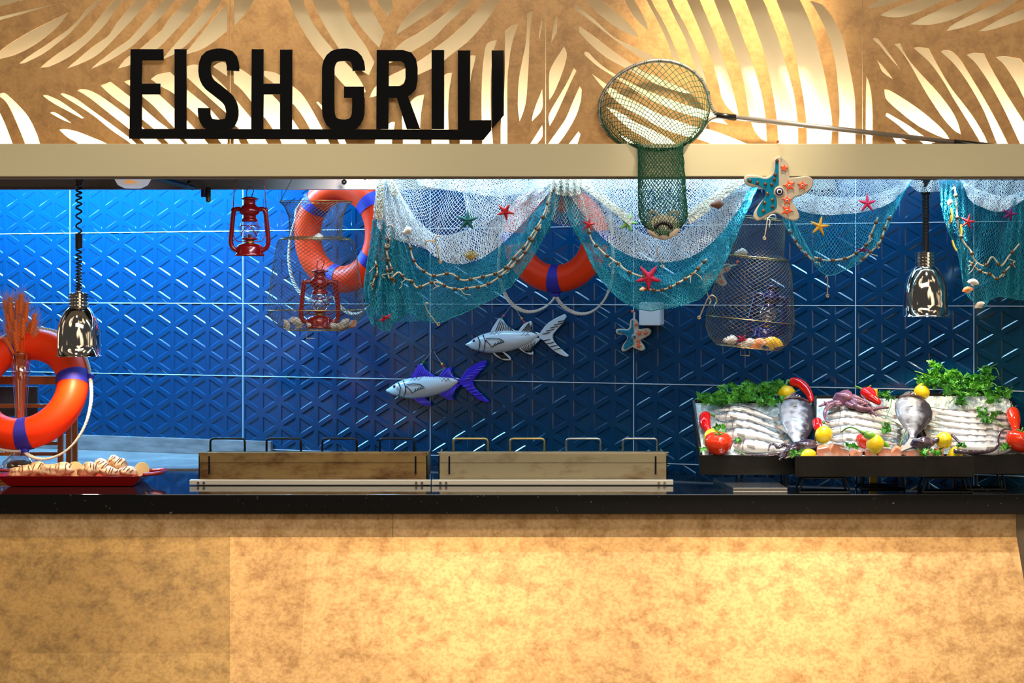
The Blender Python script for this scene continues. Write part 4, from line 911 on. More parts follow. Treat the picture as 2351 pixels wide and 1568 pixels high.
fl=[('grilled fillet at the far left end of the red tray, lying lowest',52,1083,8.78,.11,.05,-.15),('large grilled fillet second from the left in the red tray',82,1081,8.8,.13,.065,-.05),
('widest browned fillet in the left middle of the red tray',133,1080,8.74,.14,.062,.0),('small fillet behind the pale lemon in the middle of the red tray',160,1081,8.85,.07,.05,.2),
('strongly striped fillet in the centre of the red tray',205,1080,8.74,.10,.062,-.1),('browned fillet piled just left of the tallest piece in the red tray',236,1072,8.8,.085,.06,.3),
('topmost striped fillet of the pile in the red tray',268,1068,8.82,.085,.075,.35),('small dark fillet at the front right of the red tray',252,1084,8.73,.085,.04,.1),('small browned fillet against the right wall of the red tray',294,1083,8.75,.08,.04,.1)]
for k,f in enumerate(fl): fillet(*f,seed=k)
def lemonhalf(label,px,py,D,r,yaw=0,pitch=.2):
    t=thing('lemon_half',label,'lemon',(0,0,0)); b=MB(); b.lathe([(0,.7*r),(.5*r,.6*r),(.9*r,.3*r),(r,0),(.98*r,-.02*r)],n=24,M=Matrix.Rotation(-math.pi/2,4,'X')); b.build('peel',M['lemon'],t,smooth=True)
    b=MB(); b.lathe([(0,-.02*r),(.98*r,-.02*r),(.98*r,0)],n=24,M=Matrix.Rotation(-math.pi/2,4,'X')); b.build('cut_face',mat('lemon_flesh',(.92,.72,.36),.4),t)
    t.location=P(px,py,D); t.rotation_euler=(pitch,0,yaw)
lemonhalf('pale lemon half leaning at the right end of the red tray',326,1078,8.78,.03,0,-.1)
lemonhalf('pale lemon half between the wide fillet and the striped centre fillet in the red tray',172,1080,8.79,.036,.2,-.1)
# ---------------- fittings under the canopy ----------------
t=thing('canopy_downlight','round frosted ceiling light with an orange glow, just under the canopy at left','light',P(305,405,8.75)); u=8.75/F
b=MB(); b.lathe([(0,-28*u),(20*u,-27*u),(34*u,-20*u),(41*u,-8*u),(42*u,6*u)],t.location,28); b.build('diffuser',M['frost'],t,smooth=True)
b=MB(); b.lathe([(0,-20*u),(22*u,-17*u),(24*u,8*u)],t.location+Vector((0,-.03,.0)),20); b.build('amber_bulb',mat('amber_glass',(.8,.35,.1),.3,emis=((1,.45,.12),.5)),t,smooth=True)
b=MB(); p0,p1=P(335,402,8.8),P(445,431,8.9); b.tube([p0,p1],.011,4); tag(b.build('support_arm',mat('blue_steel',(.05,.16,.35),.3,.6)),'blue-grey steel arm slanting down beside the frosted light under the canopy','bracket')
t=thing('gas_valve','small black and brass valve fitting hanging under the hood edge left of the red lantern','valve',P(475,440,8.9))
b=MB(); b.box(*[v for a,b_ in ((P(462,0,8.9).x,P(472,0,8.9).x),(8.89,8.91),(EZ-(453-HY)*8.9/F,EZ-(434-HY)*8.9/F)) for v in (a,b_)]); b.build('switch_body',M['navyp'],t,bev=.002)
b=MB(); b.lathe([(6*8.9/F,-10*8.9/F),(6*8.9/F,22*8.9/F),(0,22*8.9/F)],P(478,452,8.9),14); b.lathe([(0,-12*8.9/F),(4*8.9/F,-12*8.9/F),(5*8.9/F,-8*8.9/F)],P(478,452,8.9),10); b.build('valve_stem',mat('dark_brass',(.12,.08,.03),.35,.7),t,smooth=True)
for k,(x,y,l_) in enumerate(((434,421,'small dark ball joint at the lower end of the slanting arm under the canopy'),(790,418,'small dark hook fitting under the canopy above the left wire basket'),(838,410,'tiny brass knob under the canopy left of the first net'))):
    b=MB(); p=P(x,y,8.8); b.ball(p,.011 if k<2 else .006,n=12,m=8); b.tube([p,p+Vector((0,0,.05))],.004,6); tag(b.build('ceiling_fitting',M['brass'] if k==2 else M['black'],smooth=True),l_,'fitting')
# ---------------- fishing nets ----------------
def lay(top,bot,D,nu,nv,r,m,parent,jit=1.2,wave=.03,nw=5,seed=0,vpow=1.0,name='netting',sag=0):
    """net sheet between two traced curves, hanging at depth D in soft folds"""
    jit*=.5; nu=int(nu*1.3); nv=int(nv*1.3); r*=.8
    T=crv(top,200); Bt=crv(bot,200); rg=np.random.default_rng(seed); ph=rg.random()*6
    def fn(u,v):
        k=min(199,u*199); i=int(k); f=k-i; j=min(199,i+1)
        vv=v**vpow; wob=.018*math.sin(u*nw*6.28+ph+v*2)*math.sin(math.pi*min(1,max(0,u)))
        u2=min(1,max(0,u+wob*0.6)); k=u2*199; i=int(k); f=k-i; j=min(199,i+1)
        p=(T[i]*(1-f)+T[j]*f)*(1-vv)+(Bt[i]*(1-f)+Bt[j]*f)*vv
        e=1 if 0<v<1 else .4
        p=p+rg.normal(0,jit,2)*e; p[1]+=sag*math.sin(math.pi*u)*v*(1-v)*4
        return P(p[0],p[1],D+wave*math.sin(u*nw*6.28+ph)*(.3+.7*v)-.02*v+rg.normal(0,.002))
    A,B=netgrid(fn,nu,nv); return strands(name,A,B,r,m,parent)
def hem(pts,D,r,m,parent,name='hem_cord',n=80,jit=0):
    c=crv(pts,n); c=c+rng.normal(0,jit,c.shape); b=MB(); b.tube([P(x,y,D) for x,y in c],r,5); return b.build(name,m,parent,smooth=True)
def beadrope(pts,D,parent,nb,slack=.0,loose=True):
    c=crv(pts,90); b=MB(); b.tube([P(x,y,D+.004*math.sin(i*.5)) for i,(x,y) in enumerate(c)],.0034,6); ro=b.build('float_rope',M['twine'],parent,smooth=True)
    b=MB(); b.ball((0,0,0),.0085,n=12,m=8); me=None
    for k in range(nb):
        i=int((k+.5)/nb*89); q=P(c[i][0],c[i][1],D-.006)
        if me is None: b2=MB(); b2.ball(q,.0085,n=12,m=8); o=b2.build('bead',M['bead'],ro,smooth=True); o.data.transform(Matrix.Translation(-(q-origin(ro)))); o.location=q-origin(ro); me=o.data
        else: o=bpy.data.objects.new('bead',me); COL.objects.link(o); o.parent=ro; o.location=q-origin(ro)
    if loose:
        for k in range(max(2,nb//4)):
            i=rng.integers(5,85); x,y=c[i]; q=[(x,y)]
            for s_ in range(4): q.append((q[-1][0]+rng.normal(0,6),q[-1][1]+rng.uniform(0,9)))
            b=MB(); b.tube([P(a,b_,D-.012) for a,b_ in crv(q,14)],.0014,4); b.build('loose_end',M['twine'],ro,smooth=True)
    return ro
nd=8.52
# first net (left)
n1=thing('fishing_net','left swag of white and teal fishing net with two beaded ropes, over the left rings','fishing net',P(1060,700,nd))
inner=[(880,432),(905,436),(940,480),(985,530),(1020,540),(1060,532),(1120,505),(1165,485),(1215,445),(1275,412)]
outer=[(868,500),(890,540),(930,556),(970,566),(1000,590),(1045,606),(1100,596),(1160,553),(1220,490),(1272,428)]
lay([(882,408),(950,412),(1050,410),(1150,408),(1288,406)],inner,nd+.02,46,20,.0010,M['netw'],n1,jit=1.5,seed=1)
lay([(955,409),(1050,409),(1150,409),(1290,408)],[(960,425),(1050,440),(1150,450),(1270,425)],nd+.0,50,12,.0011,M['netw'],n1,jit=2,seed=12)
lay([(1060,430),(1130,425),(1200,415),(1285,408)],[(1080,530),(1140,500),(1200,465),(1280,420)],nd-.01,34,16,.0011,M['netw'],n1,jit=2,seed=13)
for s_ in (2,3): lay(inner,outer,nd-.01*s_+.03,84,12,.0011,M['netw'],n1,jit=2.0,seed=s_)
lay([(866,412),(880,408),(890,408),(905,420)],[(858,505),(885,545),(925,556),(985,575)],nd-.02,26,30,.0011,M['netw'],n1,jit=2.2,seed=4)
lay([(866,412),(884,408),(900,420),(925,455)],[(856,500),(885,535),(925,550),(990,570)],nd+.0,24,30,.0011,M['netw'],n1,jit=2.2,seed=5)
hemp=[(838,636),(836,668),(842,705),(850,733),(868,746),(892,762),(900,745),(915,735),(930,722),(943,716),(958,730),(985,738),(1005,742),(1050,725),(1110,697),(1170,660),(1215,600),(1250,540),(1275,485),(1296,425)]
tt=[(858,505),(870,515),(885,540),(905,552),(930,562),(970,572),(1000,592),(1045,607),(1100,598),(1160,555),(1220,492),(1278,424)]
for s_ in (6,7): lay(tt,hemp,nd-.02+.025*(s_-6),78,30,.0010,M['nett'],n1,jit=1.8,seed=s_,wave=.035,nw=6)
lay([(856,505),(866,500),(876,505),(890,520)],[(848,740),(880,760),(905,735),(945,716)],nd-.03,18,44,.0012,M['nett'],n1,jit=2.4,seed=8)
lay([(856,505),(880,505),(905,525),(925,550)],[(838,650),(860,720),(905,738),(990,736)],nd-.04,30,34,.0011,M['nett'],n1,jit=2.4,seed=9)
lay([(1180,560),(1220,505),(1255,455),(1290,420)],[(1150,675),(1200,625),(1250,545),(1298,430)],nd-.03,30,14,.0011,M['nett'],n1,jit=2,seed=10)
lay([(868,404),(872,404),(878,404),(882,404)],[(862,500),(868,506),(873,506),(878,500)],nd-.05,14,40,.0016,M['netb'],n1,jit=1.0,wave=.004,seed=11,name='gathered_band')
lay([(884,404),(888,404),(892,404),(896,404)],[(900,450),(906,452),(912,450),(915,445)],nd-.05,12,18,.0014,M['netb'],n1,jit=1.0,wave=.004,seed=11,name='gathered_band')
hem(hemp,nd-.03,.0018,M['nett'],n1,jit=.8)
beadrope([(940,560),(947,590),(958,610),(985,630),(1000,633),(1035,628),(1060,643),(1085,640),(1140,627),(1165,610),(1185,585),(1205,565),(1220,540),(1245,500),(1260,460),(1272,425)],nd-.065,n1,17)
beadrope([(888,610),(895,640),(915,625),(930,640),(945,645),(958,660),(985,650),(1005,648),(1030,660),(1055,664),(1080,660),(1110,656),(1140,640),(1180,605),(1205,580),(1225,545),(1242,515)],nd-.07,n1,17)
beadrope([(862,600),(866,625),(858,645),(854,665)],nd-.07,n1,3)
beadrope([(885,560),(890,590),(900,620),(905,655)],nd-.06,n1,4)
# second net (middle)
n2=thing('fishing_net','middle swag of white and teal fishing net hanging behind the green hoop net','fishing net',P(1520,700,nd))
inner=[(1318,408),(1360,440),(1400,475),(1450,520),(1505,545),(1560,535),(1620,488),(1665,450),(1716,412)]
outer=[(1296,430),(1330,480),(1380,542),(1440,585),(1510,602),(1580,592),(1640,552),(1690,490),(1728,425)]
lay([(1310,408),(1420,409),(1560,410),(1720,412)],inner,nd+.02,56,20,.0011,M['netw'],n2,jit=1.6,seed=21)
lay([(1330,408),(1420,409),(1560,410),(1700,412)],[(1340,430),(1430,500),(1570,500),(1690,425)],nd+.0,52,18,.0011,M['netw'],n2,jit=2,seed=22)
for s_ in (23,24): lay(inner,outer,nd-.01*(s_-22)+.02,86,13,.0011,M['netw'],n2,jit=1.8,seed=s_)
for a,b_ in (([(1322,408),(1360,430),(1410,468),(1455,500)],[(1318,420),(1355,445),(1405,485),(1448,520)]),([(1575,490),(1620,458),(1665,428),(1695,410)],[(1585,515),(1635,478),(1685,438),(1720,415)])):
    for s_ in (0,1): lay(a,b_,nd-.04,60,7,.0014,M['netb'],n2,jit=1.2,wave=.004,seed=30+s_,name='folded_band')
hemp2=[(1290,425),(1305,500),(1335,555),(1360,610),(1390,655),(1425,685),(1475,712),(1535,706),(1600,688),(1628,664),(1665,600),(1700,520),(1738,430)]
for s_ in (25,26): lay(outer,hemp2,nd-.03+.025*(s_-25),82,22,.0010,M['nett'],n2,jit=1.7,seed=s_,wave=.03)
lay([(1340,560),(1400,625),(1480,645),(1560,630),(1640,560)],[(1360,610),(1425,690),(1500,712),(1600,688),(1665,600)],nd-.04,60,12,.0010,M['nett'],n2,jit=2,seed=27)
lay([(1360,560),(1430,615),(1500,632),(1580,615),(1650,545),(1715,440)],[(1365,580),(1435,640),(1500,655),(1590,640),(1660,575),(1732,440)],nd-.045,80,5,.0011,M['nett'],n2,jit=1.5,seed=28)
# open net corner falling from the knot between the swags
lay([(1262,418),(1285,410),(1310,412),(1330,425)],[(1252,470),(1272,510),(1315,520),(1352,505)],nd-.05,15,14,.0008,M['netb'],n2,jit=.8,seed=29)
lay([(1262,408),(1285,406),(1310,406),(1335,410)],[(1262,440),(1285,448),(1310,450),(1335,445)],nd-.06,34,14,.0012,M['netb'],n2,jit=2.2,seed=33,name='knotted_bunch')
lay([(1268,430),(1290,425),(1320,430)],[(1255,540),(1285,500),(1340,560)],nd+.01,30,20,.0010,M['nett'],n2,jit=2.2,seed=34)
hem(hemp2,nd-.035,.0018,M['nett'],n2,jit=.8)
beadrope([(1352,520),(1358,550),(1385,580),(1415,602),(1440,622),(1470,634),(1495,640)],nd-.07,n2,6)
beadrope([(1475,665),(1490,664),(1510,667),(1535,661),(1560,648),(1590,630),(1605,613),(1622,595)],nd-.07,n2,9)
# third net
n3=thing('fishing_net','pointed white and teal net swag with the yellow starfish, right of the large ceramic starfish','fishing net',P(1910,630,nd))
inn3=[(1790,430),(1815,470),(1860,490),(1920,493),(1990,485),(2045,465),(2088,425)]
hemp3=[(1786,445),(1800,510),(1825,555),(1860,595),(1898,632),(1945,618),(1985,596),(2015,560),(2040,515),(2060,470),(2085,425)]
lay([(1785,410),(1880,411),(1990,412),(2090,413)],inn3,nd+.02,52,20,.0011,M['netw'],n3,jit=1.6,seed=41)
lay([(1795,425),(1880,450),(1990,450),(2088,418)],inn3,nd-.0,56,14,.0011,M['netw'],n3,jit=1.8,seed=42)
lay([(1790,425),(1815,465),(1860,486),(1920,489),(1990,481),(2045,462),(2090,422)],hemp3,nd+.0,52,20,.0010,M['nett'],n3,jit=1.2,seed=43)
lay([(1790,430),(1803,470),(1822,510)],[(1788,450),(1822,550),(1880,612)],nd-.02,26,12,.0011,M['nett'],n3,jit=1.5,seed=44)
lay([(2095,415),(2050,470),(2010,530),(1960,590)],[(2085,425),(2058,480),(2018,560),(1940,622)],nd-.02,40,9,.0011,M['nett'],n3,jit=1.8,seed=45)
hem(hemp3,nd-.03,.0016,M['nett'],n3,jit=.6)
beadrope([(1812,528),(1830,560),(1850,583),(1875,603)],nd-.05,n3,5)
beadrope([(2045,495),(2033,520),(2020,556),(1992,585),(1975,600)],nd-.05,n3,6)
beadrope([(2015,500),(2003,530),(1990,560),(1950,590),(1900,598),(1870,590)],nd-.03,n3,7)
# fourth net
n4=thing('fishing_net','rightmost net swag, white above teal, hanging right of the ribbed-cord heat lamp','fishing net',P(2270,700,nd))
inn4=[(2212,425),(2228,460),(2260,478),(2295,486),(2330,472),(2375,440)]
lay([(2090,414),(2130,414),(2165,414),(2215,414)],[(2088,425),(2110,440),(2150,440),(2210,432)],nd,30,9,.0011,M['netw'],n4,jit=1.8,seed=50)
lay([(2205,414),(2260,414),(2310,414),(2390,414)],inn4,nd-.0,40,18,.0011,M['netw'],n4,jit=1.6,seed=51)
lay([(2215,420),(2260,440),(2310,450),(2385,425)],inn4,nd-.03,40,10,.0011,M['netw'],n4,jit=1.8,seed=52)
hemp4=[(2162,470),(2175,525),(2198,580),(2210,640),(2218,675),(2240,697),(2257,707),(2278,685),(2312,682),(2345,688),(2400,685)]
lay([(2156,414),(2180,414),(2215,425),(2250,470),(2300,480),(2350,455),(2410,430)],hemp4,nd-.01,50,30,.0010,M['nett'],n4,jit=1.5,seed=53)
lay([(2156,414),(2170,414),(2190,414),(2212,420)],[(2160,470),(2175,525),(2200,540),(2225,560)],nd-.03,20,26,.0011,M['nett'],n4,jit=1.8,seed=54)
lay([(2320,470),(2350,440),(2400,420)],[(2290,680),(2345,690),(2410,690)],nd-.03,34,36,.0011,M['nett'],n4,jit=2.2,seed=55)
lay([(2200,520),(2230,580),(2280,620),(2340,600),(2400,560)],hemp4[3:],nd-.03,40,14,.0011,M['nett'],n4,jit=2,seed=56)
hem(hemp4,nd-.035,.0016,M['nett'],n4,jit=.6)
beadrope([(2192,430),(2196,470),(2200,520),(2212,555),(2228,575),(2240,600),(2262,610),(2278,590),(2298,610),(2315,590),(2340,560)],nd-.07,n4,7)
beadrope([(2226,600),(2250,622),(2275,630),(2290,640),(2310,620),(2330,600)],nd-.07,n4,6)
# ---------------- starfish, shells and hooks on the nets ----------------
def sstar(label,mk,px,py,D,r,rot,tx=0,thin=.36,cat='starfish'):
    b=MB(); n=40; V=[(0,-r*.16,0),(0,r*.10,0)]
    rows=5
    for q in range(1,rows+1):
        f=q/rows
        for k in range(n):
            a=2*math.pi*k/n; arm=abs(((k/n*5)%1)-.5)*2; rad=r*(thin+(1-thin)*arm**2.2)*f
            h=-r*.16*(1-f**2)*(1 if arm>.6 else .7)+ (0 if q==rows else -.001*((q+k)%2))
            V.append((rad*math.sin(a),h if q<rows else 0,rad*math.cos(a)))
    Fc=[(0,2+k,2+(k+1)%n) for k in range(n)]
    for q in range(rows-1):
        for k in range(n): Fc.append((2+q*n+k,2+(q+1)*n+k,2+(q+1)*n+(k+1)%n,2+q*n+(k+1)%n))
    Fc+=[(1,2+(rows-1)*n+(k+1)%n,2+(rows-1)*n+k) for k in range(n)]
    b.add(V,Fc); o=b.build('starfish',M['s_'+mk],smooth=True); o.data.transform(Matrix.Translation(o.location)); o.location=P(px,py,D); o.rotation_euler=(tx,rot,0); tag(o,label,cat); return o
F_=nd-.075
sstar('dark green starfish in the open white mesh of the left net','green',1073,506,F_,.045,.05)
sstar('dark red starfish with curled arms near the right end of the left net','red',1160,486,F_,.040,.5,.5)
sstar('small bright red starfish seen edge-on at the bottom left of the left net','crim',884,730,F_-.02,.034,-.5,1.2)
sstar('large crimson starfish with raised arms at the bottom of the middle net','crim',1489,637,F_,.058,.62)
sstar('lime green starfish half hidden in the white mesh left of the green bag','lime',1442,512,F_+.03,.04,.3)
sstar('small red starfish at the left edge of the middle net','red',1352,515,F_,.028,.2)
sstar('pinkish red starfish high in the pointed net, under the white mesh','crim',1991,467,F_+.03,.040,.0,thin=.3)
sstar('golden yellow starfish in the teal part of the pointed net','yel',1882,520,F_-.01,.043,.2,thin=.28)
sstar('purple starfish tipped flat at the lower right of the pointed net','pur',1981,574,F_,.030,.1,1.1)
sstar('bright red starfish in the rightmost net','red',2222,509,F_,.033,.25,thin=.3)
sstar('purple starfish at the right edge of the photo in the rightmost net','pur',2318,491,F_,.034,.3,.3)
sstar('red starfish lying on the shells in the right basket','crim',1705,779,8.66,.034,.4,.9)
conch('brown striped cone shell on the beige fold of the middle net',M['s_brown'],1645,469,F_-.02,.052,1.45)
conch('small white and brown shell caught on the left net above the hooks',M['shellw'],934,530,F_,.04,1.0)
conch('tiny brown shell on the bead rope of the middle net',M['shello'],1474,664,F_-.02,.024,1.3)
conch('small pale shell high in the rightmost net, beside the yellow strips',M['shellw'],2180,466,F_,.03,.3)
shell('pale green scallop near the bottom left of the rightmost net',M['shellw'],2233,655,F_-.02,.026,.2)
shell('orange scallop at the bottom left of the rightmost net',M['shello'],2223,672,F_-.02,.025,-.2)
shell('white shell at the lowest tip of the rightmost net',M['shellw'],2252,706,F_-.02,.024,-.5)
b=MB()
for k in range(34):
    a=rng.uniform(0,6.28); c=P(1080,592,F_)+Vector((math.cos(a)*.03*rng.random(),rng.uniform(-.01,.01),math.sin(a)*.014)); b.tube([P(1080,598,F_),c+Vector((0,0,.012))],.0016,4); b.ball(c+Vector((0,0,.012)),.003,n=6,m=4)
tag(b.build('dried_coral',mat('ochre_coral',(.42,.30,.08),.8),smooth=True),'ochre dried coral sprig caught at the lower edge of the left white mesh','coral')
for k,(pts,l_) in enumerate((([(2183,478),(2186,495),(2184,510)],'upper yellow plastic strip in the folds of the rightmost net'),([(2176,520),(2182,505),(2184,495)],'wide yellow strip beside the red starfish in the rightmost net'),([(2206,515),(2208,535),(2206,548)],'dull yellow strip under the red starfish in the rightmost net'),([(2186,552),(2190,565),(2196,576)],'lowest yellow strip on the left edge of the rightmost net'))):
    b=MB(); b.tube([P(x,y,F_+.02) for x,y in pts],.006 if k==1 else .004,5); tag(b.build('yellow_strip',mat('yellow_plastic',(.75,.45,.03),.5)),l_,'ribbon')
def jhook(label,pts,D,th=.0022,barb=True,extra=None):
    t=thing('fish_hook',label,'fish hook',P(*pts[0],D)); b=MB(); c=crv(pts,26); b.tube([P(x,y,D) for x,y in c],[th]*22+[th*.9,th*.8,th*.5,th*.15],6); b.build('hook_wire',M['hook'],t,smooth=True)
    e=P(*pts[0],D); b=MB(); b.tube([e+Vector((.0055*math.cos(a),0,.0055*math.sin(a)+.003)) for a in np.linspace(0,6.283,14,endpoint=False)],th*.8,5,True); b.build('eyelet',M['hook'],t,smooth=True)
    for ex in (extra or []):
        b=MB(); c=crv(ex,16); b.tube([P(x,y,D+.01) for x,y in c],[th]*13+[th*.7,th*.4,th*.1],5); b.build('hook_prong',M['hook'],t,smooth=True)
H_=F_-.02
jhook('single gilt fish hook at the left side of the left net',[(891,566),(897,548),(903,530),(902,520),(895,516),(889,521),(888,528)],H_)
jhook('treble hook standing over the white lower edge of the left net',[(1011,603),(1006,580),(1000,556)],H_,.003,extra=[[(1000,556),(992,553),(983,552),(977,558),(976,566)],[(1000,556),(1000,547),(1004,542),(1012,542)],[(1000,556),(996,552),(990,551)]])
jhook('single gilt fish hook at the very bottom of the left net',[(1006,746),(995,733),(982,715),(976,700),(980,695),(987,700)],H_)
jhook('single gilt hook in the middle net above the crimson starfish',[(1522,614),(1515,595),(1508,577),(1511,566),(1516,565)],H_)
jhook('large treble hook hooked at the left edge of the right basket',[(1605,731),(1616,705),(1626,683)],8.5,.003,extra=[[(1626,683),(1622,668),(1615,660),(1603,660),(1600,672)],[(1626,683),(1634,678),(1644,684),(1645,694),(1639,706)],[(1626,683),(1632,690),(1628,702)]])
jhook('treble hook hanging from the bottom of the large ceramic starfish',[(1755,549),(1759,525),(1762,503)],8.5,.0026,extra=[[(1762,503),(1770,494),(1780,495),(1781,508)],[(1762,503),(1758,498),(1757,506)],[(1762,503),(1768,508),(1766,524)]])
jhook('single gilt hook hanging from the tip of the pointed net',[(1900,681),(1900,660),(1900,640),(1898,633),(1894,640)],H_)
# ---------------- landing net ----------------
LN=8.405; ln=thing('landing_net','green-meshed hoop landing net lying on the beam, its bag hanging over the front','landing net',P(1510,330,LN))
hoop=[(1646,263),(1636,252),(1629,235),(1625,213),(1612,186),(1586,160),(1551,144),(1511,139),(1470,146),(1430,165),(1400,192),(1382,222),(1376,250),(1381,282),(1397,308),(1420,328),(1450,343),(1500,349),(1550,342),(1590,322),(1612,298),(1626,277),(1646,267)]
hp=crv(hoop,90)
b=MB(); b.tube([P(x,y,LN) for x,y in hp],.0075,8); b.build('hoop',M['alu'],ln,smooth=True)
b=MB(); b.tube([P(1645,265,LN),P(1689,270,LN)],.0125,12); b.build('ferrule',M['black'],ln,smooth=True)
b=MB(); b.tube([P(1688,270,LN),P(2195,327,LN+.01)],.0105,12); b.build('pole',M['alu'],ln,smooth=True)
b=MB(); b.tube([P(2190,326.4,LN+.01),P(2290,337,LN+.012)],.0118,12); b.build('grip',M['black'],ln,smooth=True)
cc=hp[3:-3]; ang=np.arctan2(-(cc[:,1]-240),cc[:,0]-1505); order=np.argsort(ang); cc=cc[order]; ang=ang[order]
def hoopat(a):
    a=(a+math.pi)%(2*math.pi)-math.pi; x=np.interp(a,ang,cc[:,0],period=2*math.pi); y=np.interp(a,ang,cc[:,1],period=2*math.pi); return x,y
rg2=np.random.default_rng(5)
def bag(u,v):
    a=2*math.pi*u; jx,jy=rg2.normal(0,.7,2)
    if v<.42:
        f=v/.42; x,y=hoopat(a); mx=1517+47*math.cos(a)+0; my=333-7*math.sin(a); g=f**1.25
        X=x*(1-g)+mx*g; Y=y*(1-f)+my*f
        if f>0 and f<1: Y+= 14*math.sin(math.pi*f)*(1 if math.sin(a)>0 else .3)
        dy=(LN-.004)*(1-g)+(8.315)*g-.02*math.sin(math.pi*f)
    else:
        f=(v-.42)/.58; w_=51+7*f if f<.72 else 56-46*((f-.72)/.28)**2.2
        cx=1516+8*f; X=cx+w_*math.cos(a); Y=333+212*f-(6*math.sin(a)) ; dy=8.30-.022*math.sin(a)*(1-.3*f)
    return P(X+jx,Y+jy,dy)
A,B=netgrid(bag,40,70,True); strands('net_bag',A,B,.00135,M['netg'],ln)
kp=MB()
for k in range(0,len(A),2):
    q=A[k]
    if q[2]>2.26: kp.ball(q,.0022,n=5,m=3)
kp.build('net_knots',M['netg'],ln)
b=MB()
for k in range(26):
    i=int(k*89/26); p0=P(*hp[i],LN)
    tq=(P(*hp[min(89,i+1)],LN)-P(*hp[max(0,i-1)],LN)).normalized(); nn=tq.cross(Vector((0,1,0)))
    b=MB(); b.tube([p0+tq*(j*.0011)+(nn*math.cos(j*.9)+Vector((0,1,0))*math.sin(j*.9))*.0075 for j in range(15)],.0014,4); b.build('lashing_cord',M['netg'],ln)
# puffed shell-like ornament inside the bag
t=thing('dried_sea_urchin','ribbed cream ornament with dark markings lying in the bottom of the green net bag','ornament',P(1523,520,8.305))
b=MB(); b.ball(P(1523,521,8.305),.066,.02,.048,30,14,fn=lambda q:1+.05*math.sin(math.atan2(q.z,q.x)*16)); b.build('shell_body',M['shellw'],t,smooth=True)
for s_ in (-1,1):
    b=MB(); b.tube(crv([(1523+s_*25,495),(1523+s_*32,487),(1523+s_*24,484),(1523+s_*14,492)],12).tolist() and [P(x,y,8.30) for x,y in crv([(1523+s_*30,500),(1523+s_*32,488),(1523+s_*22,485),(1523+s_*12,492)],12)],.006,7); b.build('horn',M['shellw'],t,smooth=True)
b=MB()
for k in range(9):
    a=math.radians(20+k*17.5); c=P(1523,526,8.284)+Vector((.030*math.cos(a),0,.024*math.sin(a))); b.ball(c,.008,.004,.008,8,5)
b.build('dark_markings',M['blk'],t,smooth=True)
# ---------------- raw fish display ----------------
TR={'L':(1045,8.56,918,8.86),'M':(1032,8.52,908,8.76),'R':(1043,8.45,902,8.655)}
def PT(tr,px,py,lift=0):
    y0,d0,y1,d1=TR[tr]; D=d0+(y0-py)/(y0-y1)*(d1-d0); return P(px,py,D-lift)
def tray(label,tr,fx0,fx1,bx0,bx1,depth=.077):
    y0,d0,y1,d1=TR[tr] if isinstance(tr,str) else tr
    rim=[P(fx0,y0,d0),P(fx1,y0,d0),P(bx1,y1,d1),P(bx0,y1,d1)]; c=sum(rim,Vector())/4
    t=thing('display_tray',label,'tray',c-Vector((0,0,depth)))
    dn=Vector((0,0,-depth)); fl=[q+dn for q in rim]; w_=.011
    def inset(q): return Vector((q.x+(w_ if q.x<c.x else -w_),q.y+(w_*.8 if q.y<c.y else -w_*.8),q.z))
    ir=[inset(q) for q in rim]; il=[q+Vector((0,0,-.03)) for q in ir]
    sl=(rim[3].z-rim[0].z)/(rim[3].y-rim[0].y)
    for q,a in ((ir,rim),(il,rim)):
        for k in range(4): q[k].z+= (q[k].y-a[k].y)*sl if False else 0
    b=MB(); b.add([tuple(q) for q in rim+fl+ir+il],[(0,4,5,1),(1,5,6,2),(2,6,7,3),(3,7,4,0),(7,6,5,4),(0,1,9,8),(1,2,10,9),(2,3,11,10),(3,0,8,11),(8,9,13,12),(9,10,14,13),(10,11,15,14),(11,8,12,15),(12,13,14,15)])
    b.build('tray_body',M['tray'],t,bev=.0012)
    return t,il
def ice(label,il,n=46,m=22,lift=.018,amp=.007):
    rg=np.random.default_rng(9); b=MB(); V=[];Fc=[]
    for j in range(m+1):
        for i in range(n+1):
            u=i/n;v=j/m; q=(il[0]*(1-u)+il[1]*u)*(1-v)+(il[3]*(1-u)+il[2]*u)*v; e=0 if (i in(0,n) or j in (0,m)) else 1
            V.append(tuple(q+Vector((rg.normal(0,.002)*e,-.3*lift,lift+rg.uniform(-amp,amp)*e))))
    for j in range(m):
        for i in range(n): Fc.append((j*(n+1)+i,j*(n+1)+i+1,(j+1)*(n+1)+i+1,(j+1)*(n+1)+i))
    b.add(V,Fc); o=b.build('crushed_ice',M['ice']); tag(o,label,'ice'); o['kind']='stuff'; return o
t,il=tray('black tilted display tray at the left, holding five silver fish, a tomato and parsley','L',1607,1838,1589,1872); ice('crushed ice bed in the left black tray around the silver fish',il)
t,il=tray('black tilted middle tray behind the low front tray, with the purple octopus on top','M',1868,2092,1868,2092); ice('crushed ice bed under the middle row of silver fish',il)
t,il=tray('black tilted display tray at the right end, holding long silver fish and a tomato','R',2135,2372,2088,2318); ice('crushed ice bed in the right black tray in front of the long fish',il)
t,il=tray('low flat black tray at the front of the display, filled with salmon pieces',(1047,8.36,1040.8,8.495),1825,2237,1828,2202,.080); ice('crushed ice bed under the salmon pieces in the low front tray',il,60,10,.022,.005)
